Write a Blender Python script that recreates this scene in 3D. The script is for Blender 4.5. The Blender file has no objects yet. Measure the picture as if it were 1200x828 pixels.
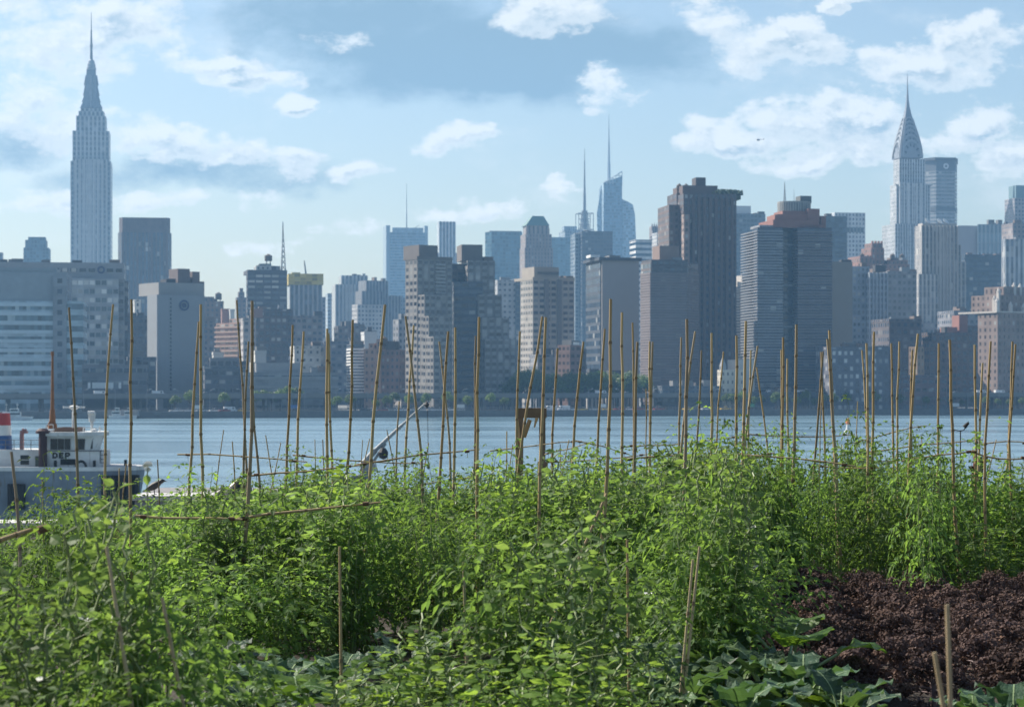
import bpy, math, random
from mathutils import Vector, Matrix

SC = bpy.context.scene
COL = SC.collection
R = math.radians
EYE = 13.0           # eye height over the river
HOR, CX, F = 450.0, 600.0, 2590.0   # measured from the photograph (1200 px wide)
SOIL = 11.3          # top of the roof soil
LAND = 2.2           # far bank level
SUN_AZ, SUN_EL = R(60), R(42)   # sun 60 degrees left of the view axis

def tx(px): return (px - CX) / F
def tz(py): return (HOR - py) / F
def P(px, py, Y): return Vector((tx(px) * Y, Y, EYE + tz(py) * Y))
def zat(py, Y): return EYE + tz(py) * Y

# ------------------------------------------------------------------ objects
def tag(o, label=None, cat=None, group=None, kind=None):
    if label: o['label'] = label
    if cat: o['category'] = cat
    if group: o['group'] = group
    if kind: o['kind'] = kind
    return o

def empty(name, loc=(0, 0, 0), rz=0.0):
    o = bpy.data.objects.new(name, None)
    o.empty_display_size = 0.2
    COL.objects.link(o)
    o.location = loc
    o.rotation_euler = (0, 0, rz)
    return o

KIDS = {}
def link(name, me, parent=None):
    o = bpy.data.objects.new(name, me)
    COL.objects.link(o)
    if parent is not None:
        o.parent = parent
        KIDS.setdefault(parent.name, []).append(o)
    return o

def copy_tree(o, parent=None):
    c = o.copy()
    COL.objects.link(c)
    if parent is not None:
        c.parent = parent
    for ch in KIDS.get(o.name, []):
        k = copy_tree(ch, c)
        KIDS.setdefault(c.name, []).append(k)
    return c

class MB:
    """collects faces and links them as ONE mesh object"""
    def __init__(s):
        s.v = []; s.f = []; s.uv = []; s.mi = []; s.tone = None
    def face(s, pts, uv=None, mi=0):
        b = len(s.v)
        s.v.extend([tuple(p) for p in pts])
        s.f.append(tuple(range(b, b + len(pts))))
        s.uv.append(uv if uv else [(0.0, 0.0)] * len(pts))
        s.mi.append(mi)
    def prism(s, pts, z0, z1, bay=3.0, fl=3.4, mi=0, mt=1, top=None, cap=True, bottom=False):
        """upright prism over the outline pts (counter-clockwise); top = outline at z1 when it differs"""
        q = top if top else pts
        n = len(pts)
        nv = max(1, round((z1 - z0) / fl)) if isinstance(z1, (int, float)) else 1
        for i in range(n):
            a, b = pts[i], pts[(i + 1) % n]
            c, d = q[(i + 1) % n], q[i]
            L = math.hypot(b[0] - a[0], b[1] - a[1])
            nu = max(1, round(L / bay))
            s.face([(a[0], a[1], z0), (b[0], b[1], z0), (c[0], c[1], z1), (d[0], d[1], z1)],
                   [(0, 0), (nu, 0), (nu, nv), (0, nv)], mi)
        if cap:
            s.face([(p[0], p[1], z1) for p in q], None, mt)
        if bottom:
            s.face([(p[0], p[1], z0) for p in reversed(pts)], None, mt)
    def box(s, x0, x1, y0, y1, z0, z1, bay=3.0, fl=3.4, mi=0, mt=None, bottom=True):
        s.prism([(x0, y0), (x1, y0), (x1, y1), (x0, y1)], z0, z1, bay, fl, mi, mi if mt is None else mt, bottom=bottom)
    def tube(s, p0, p1, r0, r1=None, n=8, mi=0, caps=True):
        p0 = Vector(p0); p1 = Vector(p1)
        r1 = r0 if r1 is None else r1
        d = (p1 - p0)
        if d.length < 1e-6: return
        d.normalize()
        a = Vector((0, 0, 1)) if abs(d.z) < 0.9 else Vector((1, 0, 0))
        x = d.cross(a).normalized(); y = d.cross(x)
        ra = [p0 + (x * math.cos(2 * math.pi * i / n) + y * math.sin(2 * math.pi * i / n)) * r0 for i in range(n)]
        rb = [p1 + (x * math.cos(2 * math.pi * i / n) + y * math.sin(2 * math.pi * i / n)) * r1 for i in range(n)]
        for i in range(n):
            j = (i + 1) % n
            s.face([ra[i], ra[j], rb[j], rb[i]], None, mi)
        if caps:
            s.face(list(reversed(ra)), None, mi)
            s.face(rb, None, mi)
    def lathe(s, prof, n=16, mi=0, cx=0, cy=0, bay=3.0):
        """prof = [(radius, z)]"""
        for (r0, z0), (r1, z1) in zip(prof, prof[1:]):
            for i in range(n):
                a = 2 * math.pi * i / n; b = 2 * math.pi * (i + 1) / n
                pts = [(cx + r0 * math.cos(a), cy + r0 * math.sin(a), z0), (cx + r0 * math.cos(b), cy + r0 * math.sin(b), z0),
                       (cx + r1 * math.cos(b), cy + r1 * math.sin(b), z1), (cx + r1 * math.cos(a), cy + r1 * math.sin(a), z1)]
                if r0 < 1e-5: pts = pts[1:]
                elif r1 < 1e-5: pts = pts[:3]
                s.face(pts, [(0, 0)] * len(pts), mi)
    def mesh(s, name, mats, smooth=False, merge=False):
        me = bpy.data.meshes.new(name)
        me.from_pydata(s.v, [], s.f)
        uvl = me.uv_layers.new(name='UVMap')
        flat = []
        for u in s.uv:
            for a in u: flat.extend(a)
        uvl.data.foreach_set('uv', flat)
        for m in (mats if isinstance(mats, (list, tuple)) else [mats]):
            me.materials.append(m)
        nm = len(me.materials) - 1
        me.polygons.foreach_set('material_index', [min(i, nm) for i in s.mi])
        if s.tone is not None:
            at = me.attributes.new('tone', 'FLOAT', 'FACE')
            at.data.foreach_set('value', s.tone)
        if merge:
            import bmesh
            bm = bmesh.new(); bm.from_mesh(me)
            bmesh.ops.remove_doubles(bm, verts=bm.verts, dist=1e-4)
            bm.to_mesh(me); bm.free()
        if smooth:
            me.polygons.foreach_set('use_smooth', [True] * len(me.polygons))
        me.update()
        return me
    def build(s, name, mats, parent=None, smooth=False, merge=False):
        return link(name, s.mesh(name, mats, smooth, merge), parent)

# ------------------------------------------------------------------ materials
class NT:
    def __init__(s, tree): s.t = tree
    def n(s, kind, **kw):
        nd = s.t.nodes.new(kind)
        for k, v in kw.items(): setattr(nd, k, v)
        return nd
    def l(s, a, b): s.t.links.new(a, b)
    def put(s, sock, v):
        if isinstance(v, bpy.types.NodeSocket): s.l(v, sock)
        elif v is not None: sock.default_value = v
    def m(s, op, a, b=None, c=None, clamp=False):
        nd = s.n('ShaderNodeMath', operation=op, use_clamp=clamp)
        for i, v in enumerate((a, b, c)):
            if v is not None: s.put(nd.inputs[i], v)
        return nd.outputs[0]
    def mix(s, fac, a, b, mode='MIX'):
        nd = s.n('ShaderNodeMix', data_type='RGBA', blend_type=mode)
        nd.clamp_factor = True
        s.put(nd.inputs[0], fac)
        for i, v in ((6, a), (7, b)):
            if isinstance(v, (tuple, list)) and len(v) == 3: v = (*v, 1)
            s.put(nd.inputs[i], v)
        return nd.outputs[2]
    def mixf(s, fac, a, b):
        nd = s.n('ShaderNodeMix', data_type='FLOAT')
        s.put(nd.inputs[0], fac); s.put(nd.inputs[2], a); s.put(nd.inputs[3], b)
        return nd.outputs[0]
    def sm(s, x, lo, hi, a=0.0, b=1.0):
        nd = s.n('ShaderNodeMapRange', interpolation_type='SMOOTHSTEP')
        s.put(nd.inputs[0], x); s.put(nd.inputs[1], lo); s.put(nd.inputs[2], hi); s.put(nd.inputs[3], a); s.put(nd.inputs[4], b)
        return nd.outputs[0]
    def noise(s, vec, scale, detail=3.0, rough=0.55, out=0, dim='3D'):
        nd = s.n('ShaderNodeTexNoise', noise_dimensions=dim)
        if vec is not None: s.l(vec, nd.inputs['Vector'])
        nd.inputs['Scale'].default_value = scale
        nd.inputs['Detail'].default_value = detail
        nd.inputs['Roughness'].default_value = rough
        return nd.outputs[out]

def newmat(name):
    m = bpy.data.materials.new(name)
    m.use_nodes = True
    t = m.node_tree
    for n in list(t.nodes): t.nodes.remove(n)
    k = NT(t)
    out = k.n('ShaderNodeOutputMaterial')
    return m, k, out

def plain(name, col, rough=0.7, metal=0.0, var=0.25, scale=1.5, bump=0.0, spec=0.5):
    m, k, out = newmat(name)
    b = k.n('ShaderNodeBsdfPrincipled')
    tc = k.n('ShaderNodeTexCoord').outputs['Object']
    oi = k.n('ShaderNodeObjectInfo').outputs['Random']
    nz = k.noise(tc, scale, 5.0, 0.6)
    f = k.m('MULTIPLY', k.m('SUBTRACT', nz, 0.5), var * 2.2)
    f = k.m('ADD', k.m('ADD', f, 1.0), k.m('MULTIPLY', k.m('SUBTRACT', oi, 0.5), var * 0.6))
    c = k.mix(1.0, (*col, 1), f, 'MULTIPLY')
    k.l(c, b.inputs['Base Color'])
    b.inputs['Roughness'].default_value = rough
    b.inputs['Metallic'].default_value = metal
    b.inputs['Specular IOR Level'].default_value = spec
    if bump:
        bn = k.n('ShaderNodeBump'); bn.inputs['Strength'].default_value = bump; bn.inputs['Distance'].default_value = 0.05
        k.l(nz, bn.inputs['Height']); k.l(bn.outputs[0], b.inputs['Normal'])
    k.l(b.outputs[0], out.inputs[0])
    return m

FAC_N = [0]
def fac(wall, glass=(0.03, 0.045, 0.06), ww=0.5, wh=0.5, span=None, pale=0.12, palec=(0.42, 0.42, 0.40), rough=0.75, grough=0.10, var=0.8, metal=0.0):
    """facade: windows counted in bays and storeys of the face's own UV"""
    FAC_N[0] += 1
    m, k, out = newmat('facade_%d' % FAC_N[0])
    b = k.n('ShaderNodeBsdfPrincipled')
    uv = k.n('ShaderNodeUVMap').outputs[0]
    sp = k.n('ShaderNodeSeparateXYZ'); k.l(uv, sp.inputs[0])
    u, v = sp.outputs[0], sp.outputs[1]
    def band(x, w):
        if w >= 0.999: return None
        return k.m('LESS_THAN', k.m('ABSOLUTE', k.m('SUBTRACT', k.m('FRACT', x), 0.5)), w / 2)
    um, vm = band(u, ww), band(v, wh)
    cx = k.m('FLOOR', u); cy = k.m('FLOOR', v)
    oi = k.n('ShaderNodeObjectInfo').outputs['Random']
    cv = k.n('ShaderNodeCombineXYZ'); k.l(cx, cv.inputs[0]); k.l(cy, cv.inputs[1]); k.l(k.m('MULTIPLY', oi, 91.7), cv.inputs[2])
    wn = k.n('ShaderNodeTexWhiteNoise', noise_dimensions='3D'); k.l(cv.outputs[0], wn.inputs[0])
    val = wn.outputs['Value']
    wcol = k.n('ShaderNodeSeparateColor'); k.l(wn.outputs['Color'], wcol.inputs[0])
    gv = k.m('ADD', 1.0 - var * 0.5, k.m('MULTIPLY', wcol.outputs[1], var * 1.6))
    g = k.mix(1.0, (*glass, 1), gv, 'MULTIPLY')
    if pale > 0:
        pf = k.m('MULTIPLY', k.m('GREATER_THAN', val, 1.0 - pale), k.m('ADD', 0.35, k.m('MULTIPLY', wcol.outputs[2], 0.65)))
        g = k.mix(pf, g, palec)
    tc = k.n('ShaderNodeTexCoord').outputs['Object']
    mp = k.n('ShaderNodeMapping'); mp.inputs['Scale'].default_value = (1, 1, 0.25); k.l(tc, mp.inputs[0])
    nz = k.noise(mp.outputs[0], 0.12, 5.0, 0.62)
    wv = k.m('ADD', 0.50, k.m('MULTIPLY', nz, 1.0))
    # storey-to-storey and bay-to-bay differences of the cladding
    wv = k.m('MULTIPLY', wv, k.m('ADD', 0.86, k.m('MULTIPLY', wcol.outputs[0], 0.28)))
    w = k.mix(1.0, (*wall, 1), wv, 'MULTIPLY')
    sc = w if span is None else k.mix(1.0, (*span, 1), wv, 'MULTIPLY')
    if um is None and vm is None: mask = None; c = g
    elif um is None: mask = vm; c = k.mix(vm, w, g)
    elif vm is None: mask = um; c = k.mix(um, w, g)
    else:
        mask = k.m('MULTIPLY', um, vm)
        c = k.mix(um, w, k.mix(vm, sc, g))
    k.l(c, b.inputs['Base Color'])
    if mask is None: b.inputs['Roughness'].default_value = grough
    else: k.l(k.mixf(mask, rough, grough), b.inputs['Roughness'])
    b.inputs['Metallic'].default_value = metal
    k.l(b.outputs[0], out.inputs[0])
    return m
HAZE = 1.25e-4
HAZE_COL = (.34, .64, 1.0, 1)
SKY_STRENGTH = .085
SUN_STRENGTH = 5.0
EXPOSURE = 0.72
CLOUD_LIT = (7.1, 7.25, 7.2); CLOUD_SHADE = (2.7, 3.75, 4.6); CLOUD_GREY = (2.0, 3.05, 3.95); SKY_TINT = (1.0, .985, .95)
# ------------------------------------------------------------------ the far bank
def shore(x): return 880 + 0.30 * x

ROOF = plain('roof_gravel', (0.16, 0.16, 0.16), 0.9, scale=0.2)
ROOFD = plain('roof_dark', (0.06, 0.06, 0.065), 0.9, scale=0.2)
STEEL = plain('mast_steel', (0.20, 0.21, 0.22), 0.5, 0.3)
WHITEP = plain('white_paint', (0.75, 0.75, 0.73), 0.5, var=0.12)
TANKW = plain('tank_wood', (0.10, 0.075, 0.06), 0.9)
BRICK = plain('bulkhead_brick', (0.16, 0.12, 0.10), 0.9, scale=0.4)
rc = random.Random(7)

class B:
    """a building: an Empty at its front left corner; x along its front, y into it, measured in metres"""
    def __init__(s, name, label, Y, xs, r=11.0, cat='building', group=None, mat=None):
        s.Y = Y; s.r = R(r); s.c = math.cos(s.r); s.s = math.sin(s.r)
        s.P0 = Vector((tx(xs) * Y, Y, LAND))
        s.xs = xs
        s.o = empty(name, s.P0, s.r)
        tag(s.o, label, cat, group)
        s.mat = mat
        s.rnd = random.Random(int(xs * 7 + Y))
    def u(s, px, d0=0.0):
        t = tx(px)
        return (t * (s.Y + d0 * s.c) - s.P0.x + d0 * s.s) / (s.c - t * s.s)
    def z(s, py, d0=0.0): return EYE + tz(py) * (s.Y + d0 * s.c) - LAND
    def px(s, m): return m * F / s.Y
    def dep(s, xl, x0, d0=0.0, default=30.0):
        t = tx(xl); W = s.u(x0, d0)
        k = s.s + t * s.c
        if k < 0.03: return default
        d = (s.P0.x + W * s.c - t * (s.Y + W * s.s)) / k
        return min(140, max(4, d))
    def rect(s, x0, x1, d0, d1):
        a, b = s.u(x0, d0), s.u(x1, d0)
        return [(a, d0), (b, d0), (b, d1), (a, d1)]
    def box(s, part, x0, x1, yt, yb=None, d0=0.0, d=30.0, xl=None, mat=None, bay=3.0, fl=3.4, roof=None, par=True):
        if xl is not None: d = s.dep(xl, x0, d0, d)
        z1 = s.z(yt, d0); z0 = -0.5 if yb is None else s.z(yb, d0)
        m = MB()
        pts = s.rect(x0, x1, d0, d0 + d)
        m.prism(pts, z0, z1, bay, fl, bottom=yb is not None)
        s.d = d
        return m.build(part, [mat or s.mat, roof or ROOF], s.o)
    def poly(s, part, pts, yt, yb=None, mat=None, bay=3.0, fl=3.4, top=None, roof=None, dz=0.0):
        """pts = [(px, depth)]"""
        q = [(s.u(a, b), b) for a, b in pts]
        t = [(s.u(a, b), b) for a, b in top] if top else None
        m = MB(); m.prism(q, -0.5 if yb is None else s.z(yb, dz), s.z(yt, dz), bay, fl, top=t, bottom=yb is not None)
        return m.build(part, [mat or s.mat, roof or ROOF], s.o)
    def bands(s, part, x0, x1, yt, yb, n, d0, d, mat, h=0.9, proud=0.35):
        """n storey bands standing proud of the wall all round, each a part that shares one mesh"""
        a, b = s.u(x0, d0), s.u(x1, d0)
        m = MB(); m.box(a - proud, b + proud, d0 - proud, d0 + d + proud, 0, h)
        first = m.build(part, [mat], s.o)
        z1, z0 = s.z(yt, d0), s.z(yb, d0)
        for i in range(n):
            c = first if i == 0 else first.copy()
            if i: COL.objects.link(c); c.parent = s.o
            c.location = (0, 0, z1 + (z0 - z1) * i / max(1, n - 1) - h)
    def ribs(s, part, xs, w, yt, yb, d0, proud, mat):
        for x in xs:
            a = s.u(x, d0); m = MB()
            m.box(a - w / 2, a + w / 2, d0 - proud, d0 + 0.5, -0.5 if yb is None else s.z(yb, d0), s.z(yt, d0), mi=0)
            m.build(part, [mat], s.o)
    def mast(s, part, x, yt, yb, d0=10.0, r=0.5, rt=0.08, mat=None, lattice=False):
        a = s.u(x, d0); z0 = s.z(yb, d0); z1 = s.z(yt, d0)
        m = MB()
        if lattice:
            n = 9; rr = r
            for k in range(3):
                an = 2.1 * k
                m.tube((a + rr * math.cos(an), d0 + rr * math.sin(an), z0), (a, d0, z1), rr * 0.22, rt * 0.6, 5)
            for i in range(n):
                f0, f1 = i / n, (i + 1) / n
                for k in range(3):
                    an, bn = 2.1 * k, 2.1 * (k + 1)
                    m.tube((a + rr * (1 - f0) * math.cos(an), d0 + rr * (1 - f0) * math.sin(an), z0 + (z1 - z0) * f0),
                           (a + rr * (1 - f1) * math.cos(bn), d0 + rr * (1 - f1) * math.sin(bn), z0 + (z1 - z0) * f1), rr * 0.12, rr * 0.12, 4)
        else:
            zs = [z0 + (z1 - z0) * f for f in (0, 0.35, 0.36, 0.7, 0.71, 1)]
            rs = [r, r * 0.8, r * 0.62, r * 0.5, r * 0.35, rt]
            for i in range(5): m.tube((a, d0, zs[i]), (a, d0, zs[i + 1]), rs[i], rs[i + 1], 6)
        return m.build(part, [mat or STEEL], s.o)
    def tank(s, x, yb, d0=8.0, r=2.2, h=4.0):
        a = s.u(x, d0); z = s.z(yb, d0)
        m = MB()
        m.lathe([(0, z + 1.8), (r, z + 1.8), (r, z + 1.8 + h), (0, z + 1.8 + h + 1.3)], 10, cx=a, cy=d0)
        for k in range(4):
            an = 0.8 + 1.57 * k
            m.tube((a + r * .7 * math.cos(an), d0 + r * .7 * math.sin(an), z - 0.2), (a + r * .7 * math.cos(an), d0 + r * .7 * math.sin(an), z + 1.9), 0.2, 0.2, 4)
        return m.build('water_tank', [TANKW], s.o)
    def clutter(s, x0, x1, yt, n, d=20.0, d0=3.0, hmax=4.0, mats=None):
        """roof bulkheads, cooling units and pipes"""
        for i in range(n):
            w = s.rnd.uniform(2, 6); x = s.rnd.uniform(x0, x1); dd = s.rnd.uniform(d0, max(d0 + 1, d - 6))
            a0 = s.u(x, dd); a1 = min(a0 + w, s.u(x1, dd)); a0 = a1 - w
            h = s.rnd.uniform(1.2, hmax)
            m = MB(); z = s.z(yt, 0.0)
            m.box(a0, a1, dd, dd + s.rnd.uniform(2.5, 6), z - 0.3, z + h)
            m.build(s.rnd.choice(['bulkhead', 'cooling_unit', 'vent_box']), [s.rnd.choice(mats or [BRICK, ROOF, STEEL, ROOFD])], s.o)
    def parapet(s, x0, x1, yt, d0, d, mat, h=1.1, t=0.4, name='parapet'):
        z = s.z(yt, d0); a, b = s.u(x0, d0), s.u(x1, d0); m = MB()
        e = 0.15
        m.box(a - e, b + e, d0 - e, d0 + t, z - 0.3, z + h)
        m.box(a - e, a + t, d0 + t, d0 + d + e, z - 0.3, z + h)
        m.box(b - t, b + e, d0 + t, d0 + d + e, z - 0.3, z + h)
        m.box(a + t, b - t, d0 + d - t, d0 + d + e, z - 0.3, z + h)
        return m.build(name, [mat], s.o)
    def disc(s, part, x, y, rpx, mat, d0=0.0, ring=None, proud=0.4):
        a = s.u(x, d0); z = s.z(y, d0); r = rpx * s.Y / F
        m = MB(); n = 24
        ri = r * ring if ring else 0
        for i in range(n):
            t0, t1 = 2 * math.pi * i / n, 2 * math.pi * (i + 1) / n
            p = lambda q, t, yy: (a + q * math.cos(t), yy, z + q * math.sin(t))
            y0, y1 = d0 - proud, d0 + 0.05
            if ri: m.face([p(ri, t0, y0), p(r, t0, y0), p(r, t1, y0), p(ri, t1, y0)])
            else: m.face([p(0, 0, y0), p(r, t0, y0), p(r, t1, y0)])
            m.face([p(r, t0, y0), p(r, t0, y1), p(r, t1, y1), p(r, t1, y0)])
        return m.build(part, [mat], s.o)

def simple(name, label, Y, xs, x1, yt, mat, r=11, d=30, xl=None, bay=3.0, fl=3.4, clut=2, cat='building', yb=None, part='walls'):
    b = B(name, label, Y, xs, r, cat, mat=mat)
    b.box(part, xs, x1, yt, d=d, xl=xl, bay=bay, fl=fl)
    b.parapet(xs, x1, yt, 0, b.d, mat)
    if clut: b.clutter(xs, x1, yt, clut, b.d)
    return b

GL = (0.025, 0.045, 0.07)
# ===== left: hospital group
wall = fac((0.22, 0.235, 0.25), (0.04, 0.055, 0.07), 0.75, 0.45, pale=0.25)
b = B('hospital_slab', 'long grey slab hospital with dark attic windows, standing behind the ribbon windowed hospital', 1010, -30, 9, mat=wall)
b.box('walls', -30, 146, 306.5, d=24, bay=4.2, fl=3.9)
plainw = plain('slab_top', (0.23, 0.245, 0.26), 0.85, scale=0.15)
m = MB(); a0, a1 = b.u(-30), b.u(146)
m.box(a0, a1, -0.8, 0.3, b.z(326), b.z(307)); m.build('attic_wall', [plainw], b.o)
for i in range(14):
    x = -2 + i * 10.6
    if 113 < x < 124: continue
    m = MB(); m.box(b.u(x), b.u(x + 7.6), -1.0, -0.5, b.z(317.5), b.z(313.5)); m.build('attic_window', [fac((.03, .04, .05), (.03, .04, .05), .8, 1, pale=.1)], b.o) if i == 0 else None
    if i == 0: aw = KIDS[b.o.name][-1]; aw0 = b.u(x)
    else:
        c = aw.copy(); COL.objects.link(c); c.parent = b.o; c.location.x = b.u(x) - aw0
EMB = plain('emblem_blue', (0.03, 0.05, 0.12), 0.5)
b.disc('round_emblem', 118.5, 315, 4.5, EMB, d0=-0.8, ring=0.55)
b.box('lit_tone_wing', 84, 139, 325, d0=-4, d=6, mat=fac((0.27, 0.30, 0.32), (0.06, 0.09, 0.11), 0.8, 0.5, pale=0.5, palec=(.6, .63, .62)), bay=2.6, fl=3.9)  # pale pane colour stands in for lit windows
b.box('dark_bay', 139.5, 150, 328, d0=2, d=16, mat=fac((.06, .06, .07), GL, .7, .6, pale=.2), bay=2.5, fl=3.9)
b.clutter(0, 140, 306.5, 7, 20, hmax=2.2)

pale_span = plain('pale_band', (0.44, 0.53, 0.57), 0.6, scale=0.3, var=.15)
b = B('ribbon_windowed_hospital', 'broad hospital block with pale horizontal bands and ribbon windows at the waterside', 880, -40, 8,
      mat=fac((0.36, 0.44, 0.48), (0.07, 0.12, 0.15), 1.0, 0.62, pale=.22, palec=(.36, .44, .47)))
b.box('walls', -40, 62, 352, d=36, bay=1.5, fl=4.3)
b.box('blank_top', -40, 78, 318.5, 352.2, d0=1, d=34, mat=plain('hospital_top', (0.26, 0.29, 0.31), .85, scale=.2))
b.box('plant_room', -20, 66, 313, 319, d0=6, d=20, mat=plain('plant_room_clad', (0.25, 0.3, 0.32), .6))
b.bands('spandrel_band', -40, 61.5, 354, 462, 11, 0, 36, pale_span, h=1.5, proud=.3)
b.box('stair_shaft', 62, 78, 322, d0=-1.5, d=20, mat=fac((.22, .235, .25), GL, .35, .45, pale=.1), bay=5.2, fl=4.3)
b.box('annex', 78, 97.5, 352, d0=-.5, d=30, mat=fac((.40, .49, .52), (.08, .13, .16), 1, .5, pale=.2), bay=2, fl=4.3)

b = B('low_hospital_wing', 'low grey wing with a white sign panel below the long slab hospital', 872, 96, 8, mat=fac((.15, .15, .16), GL, .8, .3, pale=.2))
b.box('walls', 96, 172, 427, d=30, bay=3, fl=5)
b.box('window_strip', 97, 168, 431.5, 436, d0=-.4, d=1, mat=fac((.2, .2, .2), GL, .8, 1, pale=.3), bay=2.6)
m = MB(); m.box(b.u(108), b.u(133), -.7, 0, b.z(455), b.z(448)); m.build('sign_panel', [plain('sign_white', (.6, .62, .6), .6)], b.o)
for x in (103, 139):
    m = MB(); m.box(b.u(x), b.u(x + 3), -.7, 0, b.z(455), b.z(448)); m.build('sign_post_panel', [WHITEP], b.o)
b.box('blank_wall', 102, 142, 456, d0=-2, d=3, mat=plain('blank_dark', (.12, .12, .13), .8, scale=.2))
b.clutter(100, 165, 427, 5, 24, hmax=2)

simple('narrow_white_tower', 'narrow pale strip of a tower squeezed beside the windowless hospital tower', 1150, 157.5, 165, 353, fac((.62, .6, .55), GL, .3, .5), d=24, clut=0)
simple('dark_blue_block', 'dark blue grey block standing in the gap left of the windowless hospital tower', 1080, 146, 176, 372, fac((.09, .1, .12), GL, .6, .5, pale=.1), d=24, clut=2)
simple('shaded_annex', 'shaded lower annex at the foot of the windowless hospital tower', 905, 150, 183, 421, fac((.13, .14, .16), GL, .7, .45, pale=.08), d=22, clut=1)

# windowless hospital tower
tw = plain('tower_panels', (0.28, 0.295, 0.31), .8, scale=.08, var=.12)
b = B('windowless_hospital_tower', 'tall almost windowless grey hospital tower with a round blue emblem near its top', 930, 184, 34, mat=tw)
b.box('walls', 184, 240, 345, xl=172.5, d=26)
b.box('upper_storey', 186, 239, 330.5, 345.4, d0=3, d=20, mat=plain('tower_top', (.30, .29, .28), .8, scale=.1, var=.12))
brown = plain('chimney_brown', (.17, .13, .12), .85, scale=.3)
b.box('stair_bulkhead', 208.5, 222.5, 313.5, 331, d0=8, d=9, mat=brown)
b.box('chimney', 225.5, 234, 316.5, 331, d0=9, d=7, mat=brown)
b.box('rear_block', 229, 239.5, 328, 372, d0=10, d=14, mat=brown)
b.disc('round_emblem', 215.5, 357, 6.4, EMB, ring=0.68); b.disc('emblem_centre', 215.5, 357, 3, EMB)
for i in range(24):
    y = 350 + i * 4.6
    if i == 0:
        m = MB(); m.box(-0.35, 0.35, -.15, .1, -.55, .55); slot = m.build('slot_window', [plain('slot_dark', (.05, .06, .07), .3)], b.o); c = slot
    else: c = slot.copy(); COL.objects.link(c); c.parent = b.o
    c.location = (b.u(200), 0, b.z(y))
m = MB(); m.box(b.u(191.5), b.u(199.5), -.6, .2, -.5, b.z(462)); m.build('entrance_arch', [plain('arch_dark', (.06, .07, .08), .6)], b.o)
b.clutter(188, 206, 330.5, 3, 16, hmax=2)

# small dark tower beside the giant one
gl2 = fac((.10, .15, .18), (.05, .09, .12), .8, .8, pale=.05, grough=.1)
b = B('blue_glass_tower', 'small stepped blue glass tower left of the tall needle topped skyscraper', 2200, 28, 8, mat=gl2)
b.box('tower', 27.5, 57, 290, d=30); b.box('setback', 29.5, 54, 281, 290.4, d0=2, d=22); b.box('crown', 33, 53, 277.5, 281.4, d0=4, d=16)
b = simple('distant_block', 'sliver of a distant grey block at the far left edge of the skyline', 2000, -14, 3, 297, fac((.2, .22, .25), GL, .5, .5), d=20, clut=1)

# the giant: stepped limestone shaft, dome, mooring mast and needle
lime = fac((0.44, 0.425, 0.40), (0.05, 0.06, 0.075), 0.55, 0.6, span=(.20, .205, .21), pale=.08)
b = B('needle_topped_skyscraper', 'very tall pale stepped skyscraper with a tapering mast and needle, tallest on the left', 2470, 84, 8, cat='skyscraper', mat=lime)
b.box('tower', 82.6, 130, 188.5, d=44, bay=4.4, fl=5.6)
b.box('side_bay', 88, 125, 186, d0=-2, d=4, bay=4.4, fl=5.6)
b.box('upper_tower', 85, 128, 153, 189, d0=2, d=38, bay=4.4, fl=5.6)
b.box('shoulder', 89.2, 124, 135.5, 154, d0=4, d=34, bay=4.4, fl=5.6)
b.box('crown', 92, 121.8, 130, 136, d0=6, d=29, bay=4.4, fl=5.6)
b.box('crown_step', 94.5, 119.5, 126.5, 130.4, d0=8, d=25, bay=4.4, fl=5.6)
mastm = fac((.30, .32, .34), (.10, .12, .14), .4, 1, pale=0, metal=.2)
cx_, cy_ = b.u(107, 20), 20
m = MB()
def sq(h): return [(cx_ - h, cy_ - h), (cx_ + h, cy_ - h), (cx_ + h, cy_ + h), (cx_ - h, cy_ + h)]
prof = [(127, 10.2), (120, 8.2), (112, 6.8), (100, 5.8), (88, 5.2), (82, 5.0)]
for (y0, h0), (y1, h1) in zip(prof, prof[1:]): m.prism(sq(h0), b.z(y0, 20), b.z(y1, 20), 1.7, 4, top=sq(h1), mt=0)
for q in (0, 1, 2, 3):
    an = math.pi / 2 * q
    for (y0, h0), (y1, h1) in zip(prof[:4], prof[1:5]):
        e = 1.2
        m.tube((cx_ + (h0 + e) * math.cos(an), cy_ + (h0 + e) * math.sin(an), b.z(y0, 20)), (cx_ + (h1 + .5) * math.cos(an), cy_ + (h1 + .5) * math.sin(an), b.z(y1, 20)), 1.5, .9, 6)
m.build('mooring_mast', [mastm], b.o); b.ribs('pier', [89 + 5.1 * i for i in range(8)], 1.6, 186, None, -2, 1.0, plain('pier_lime', (.44, .425, .40), .8))
m = MB(); m.lathe([(5.4, b.z(82, 20)), (5.4, b.z(79, 20)), (4.6, b.z(78.6, 20)), (4.6, b.z(75, 20)), (3.9, b.z(74.6, 20)), (3.4, b.z(71.5, 20)), (1.6, b.z(69, 20))], 16, cx=cx_, cy=cy_); m.build('cap', [mastm], b.o)
m = MB()
for y0, y1, r0, r1 in ((70, 55, 1.7, 1.3), (55, 52, 1.7, 1.7), (52, 35, 1.15, .8), (35, 14, .55, .22)): m.tube((cx_, cy_, b.z(y0, 20)), (cx_, cy_, b.z(y1, 20)), r0, r1, 8)
m.build('needle', [STEEL], b.o)

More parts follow.
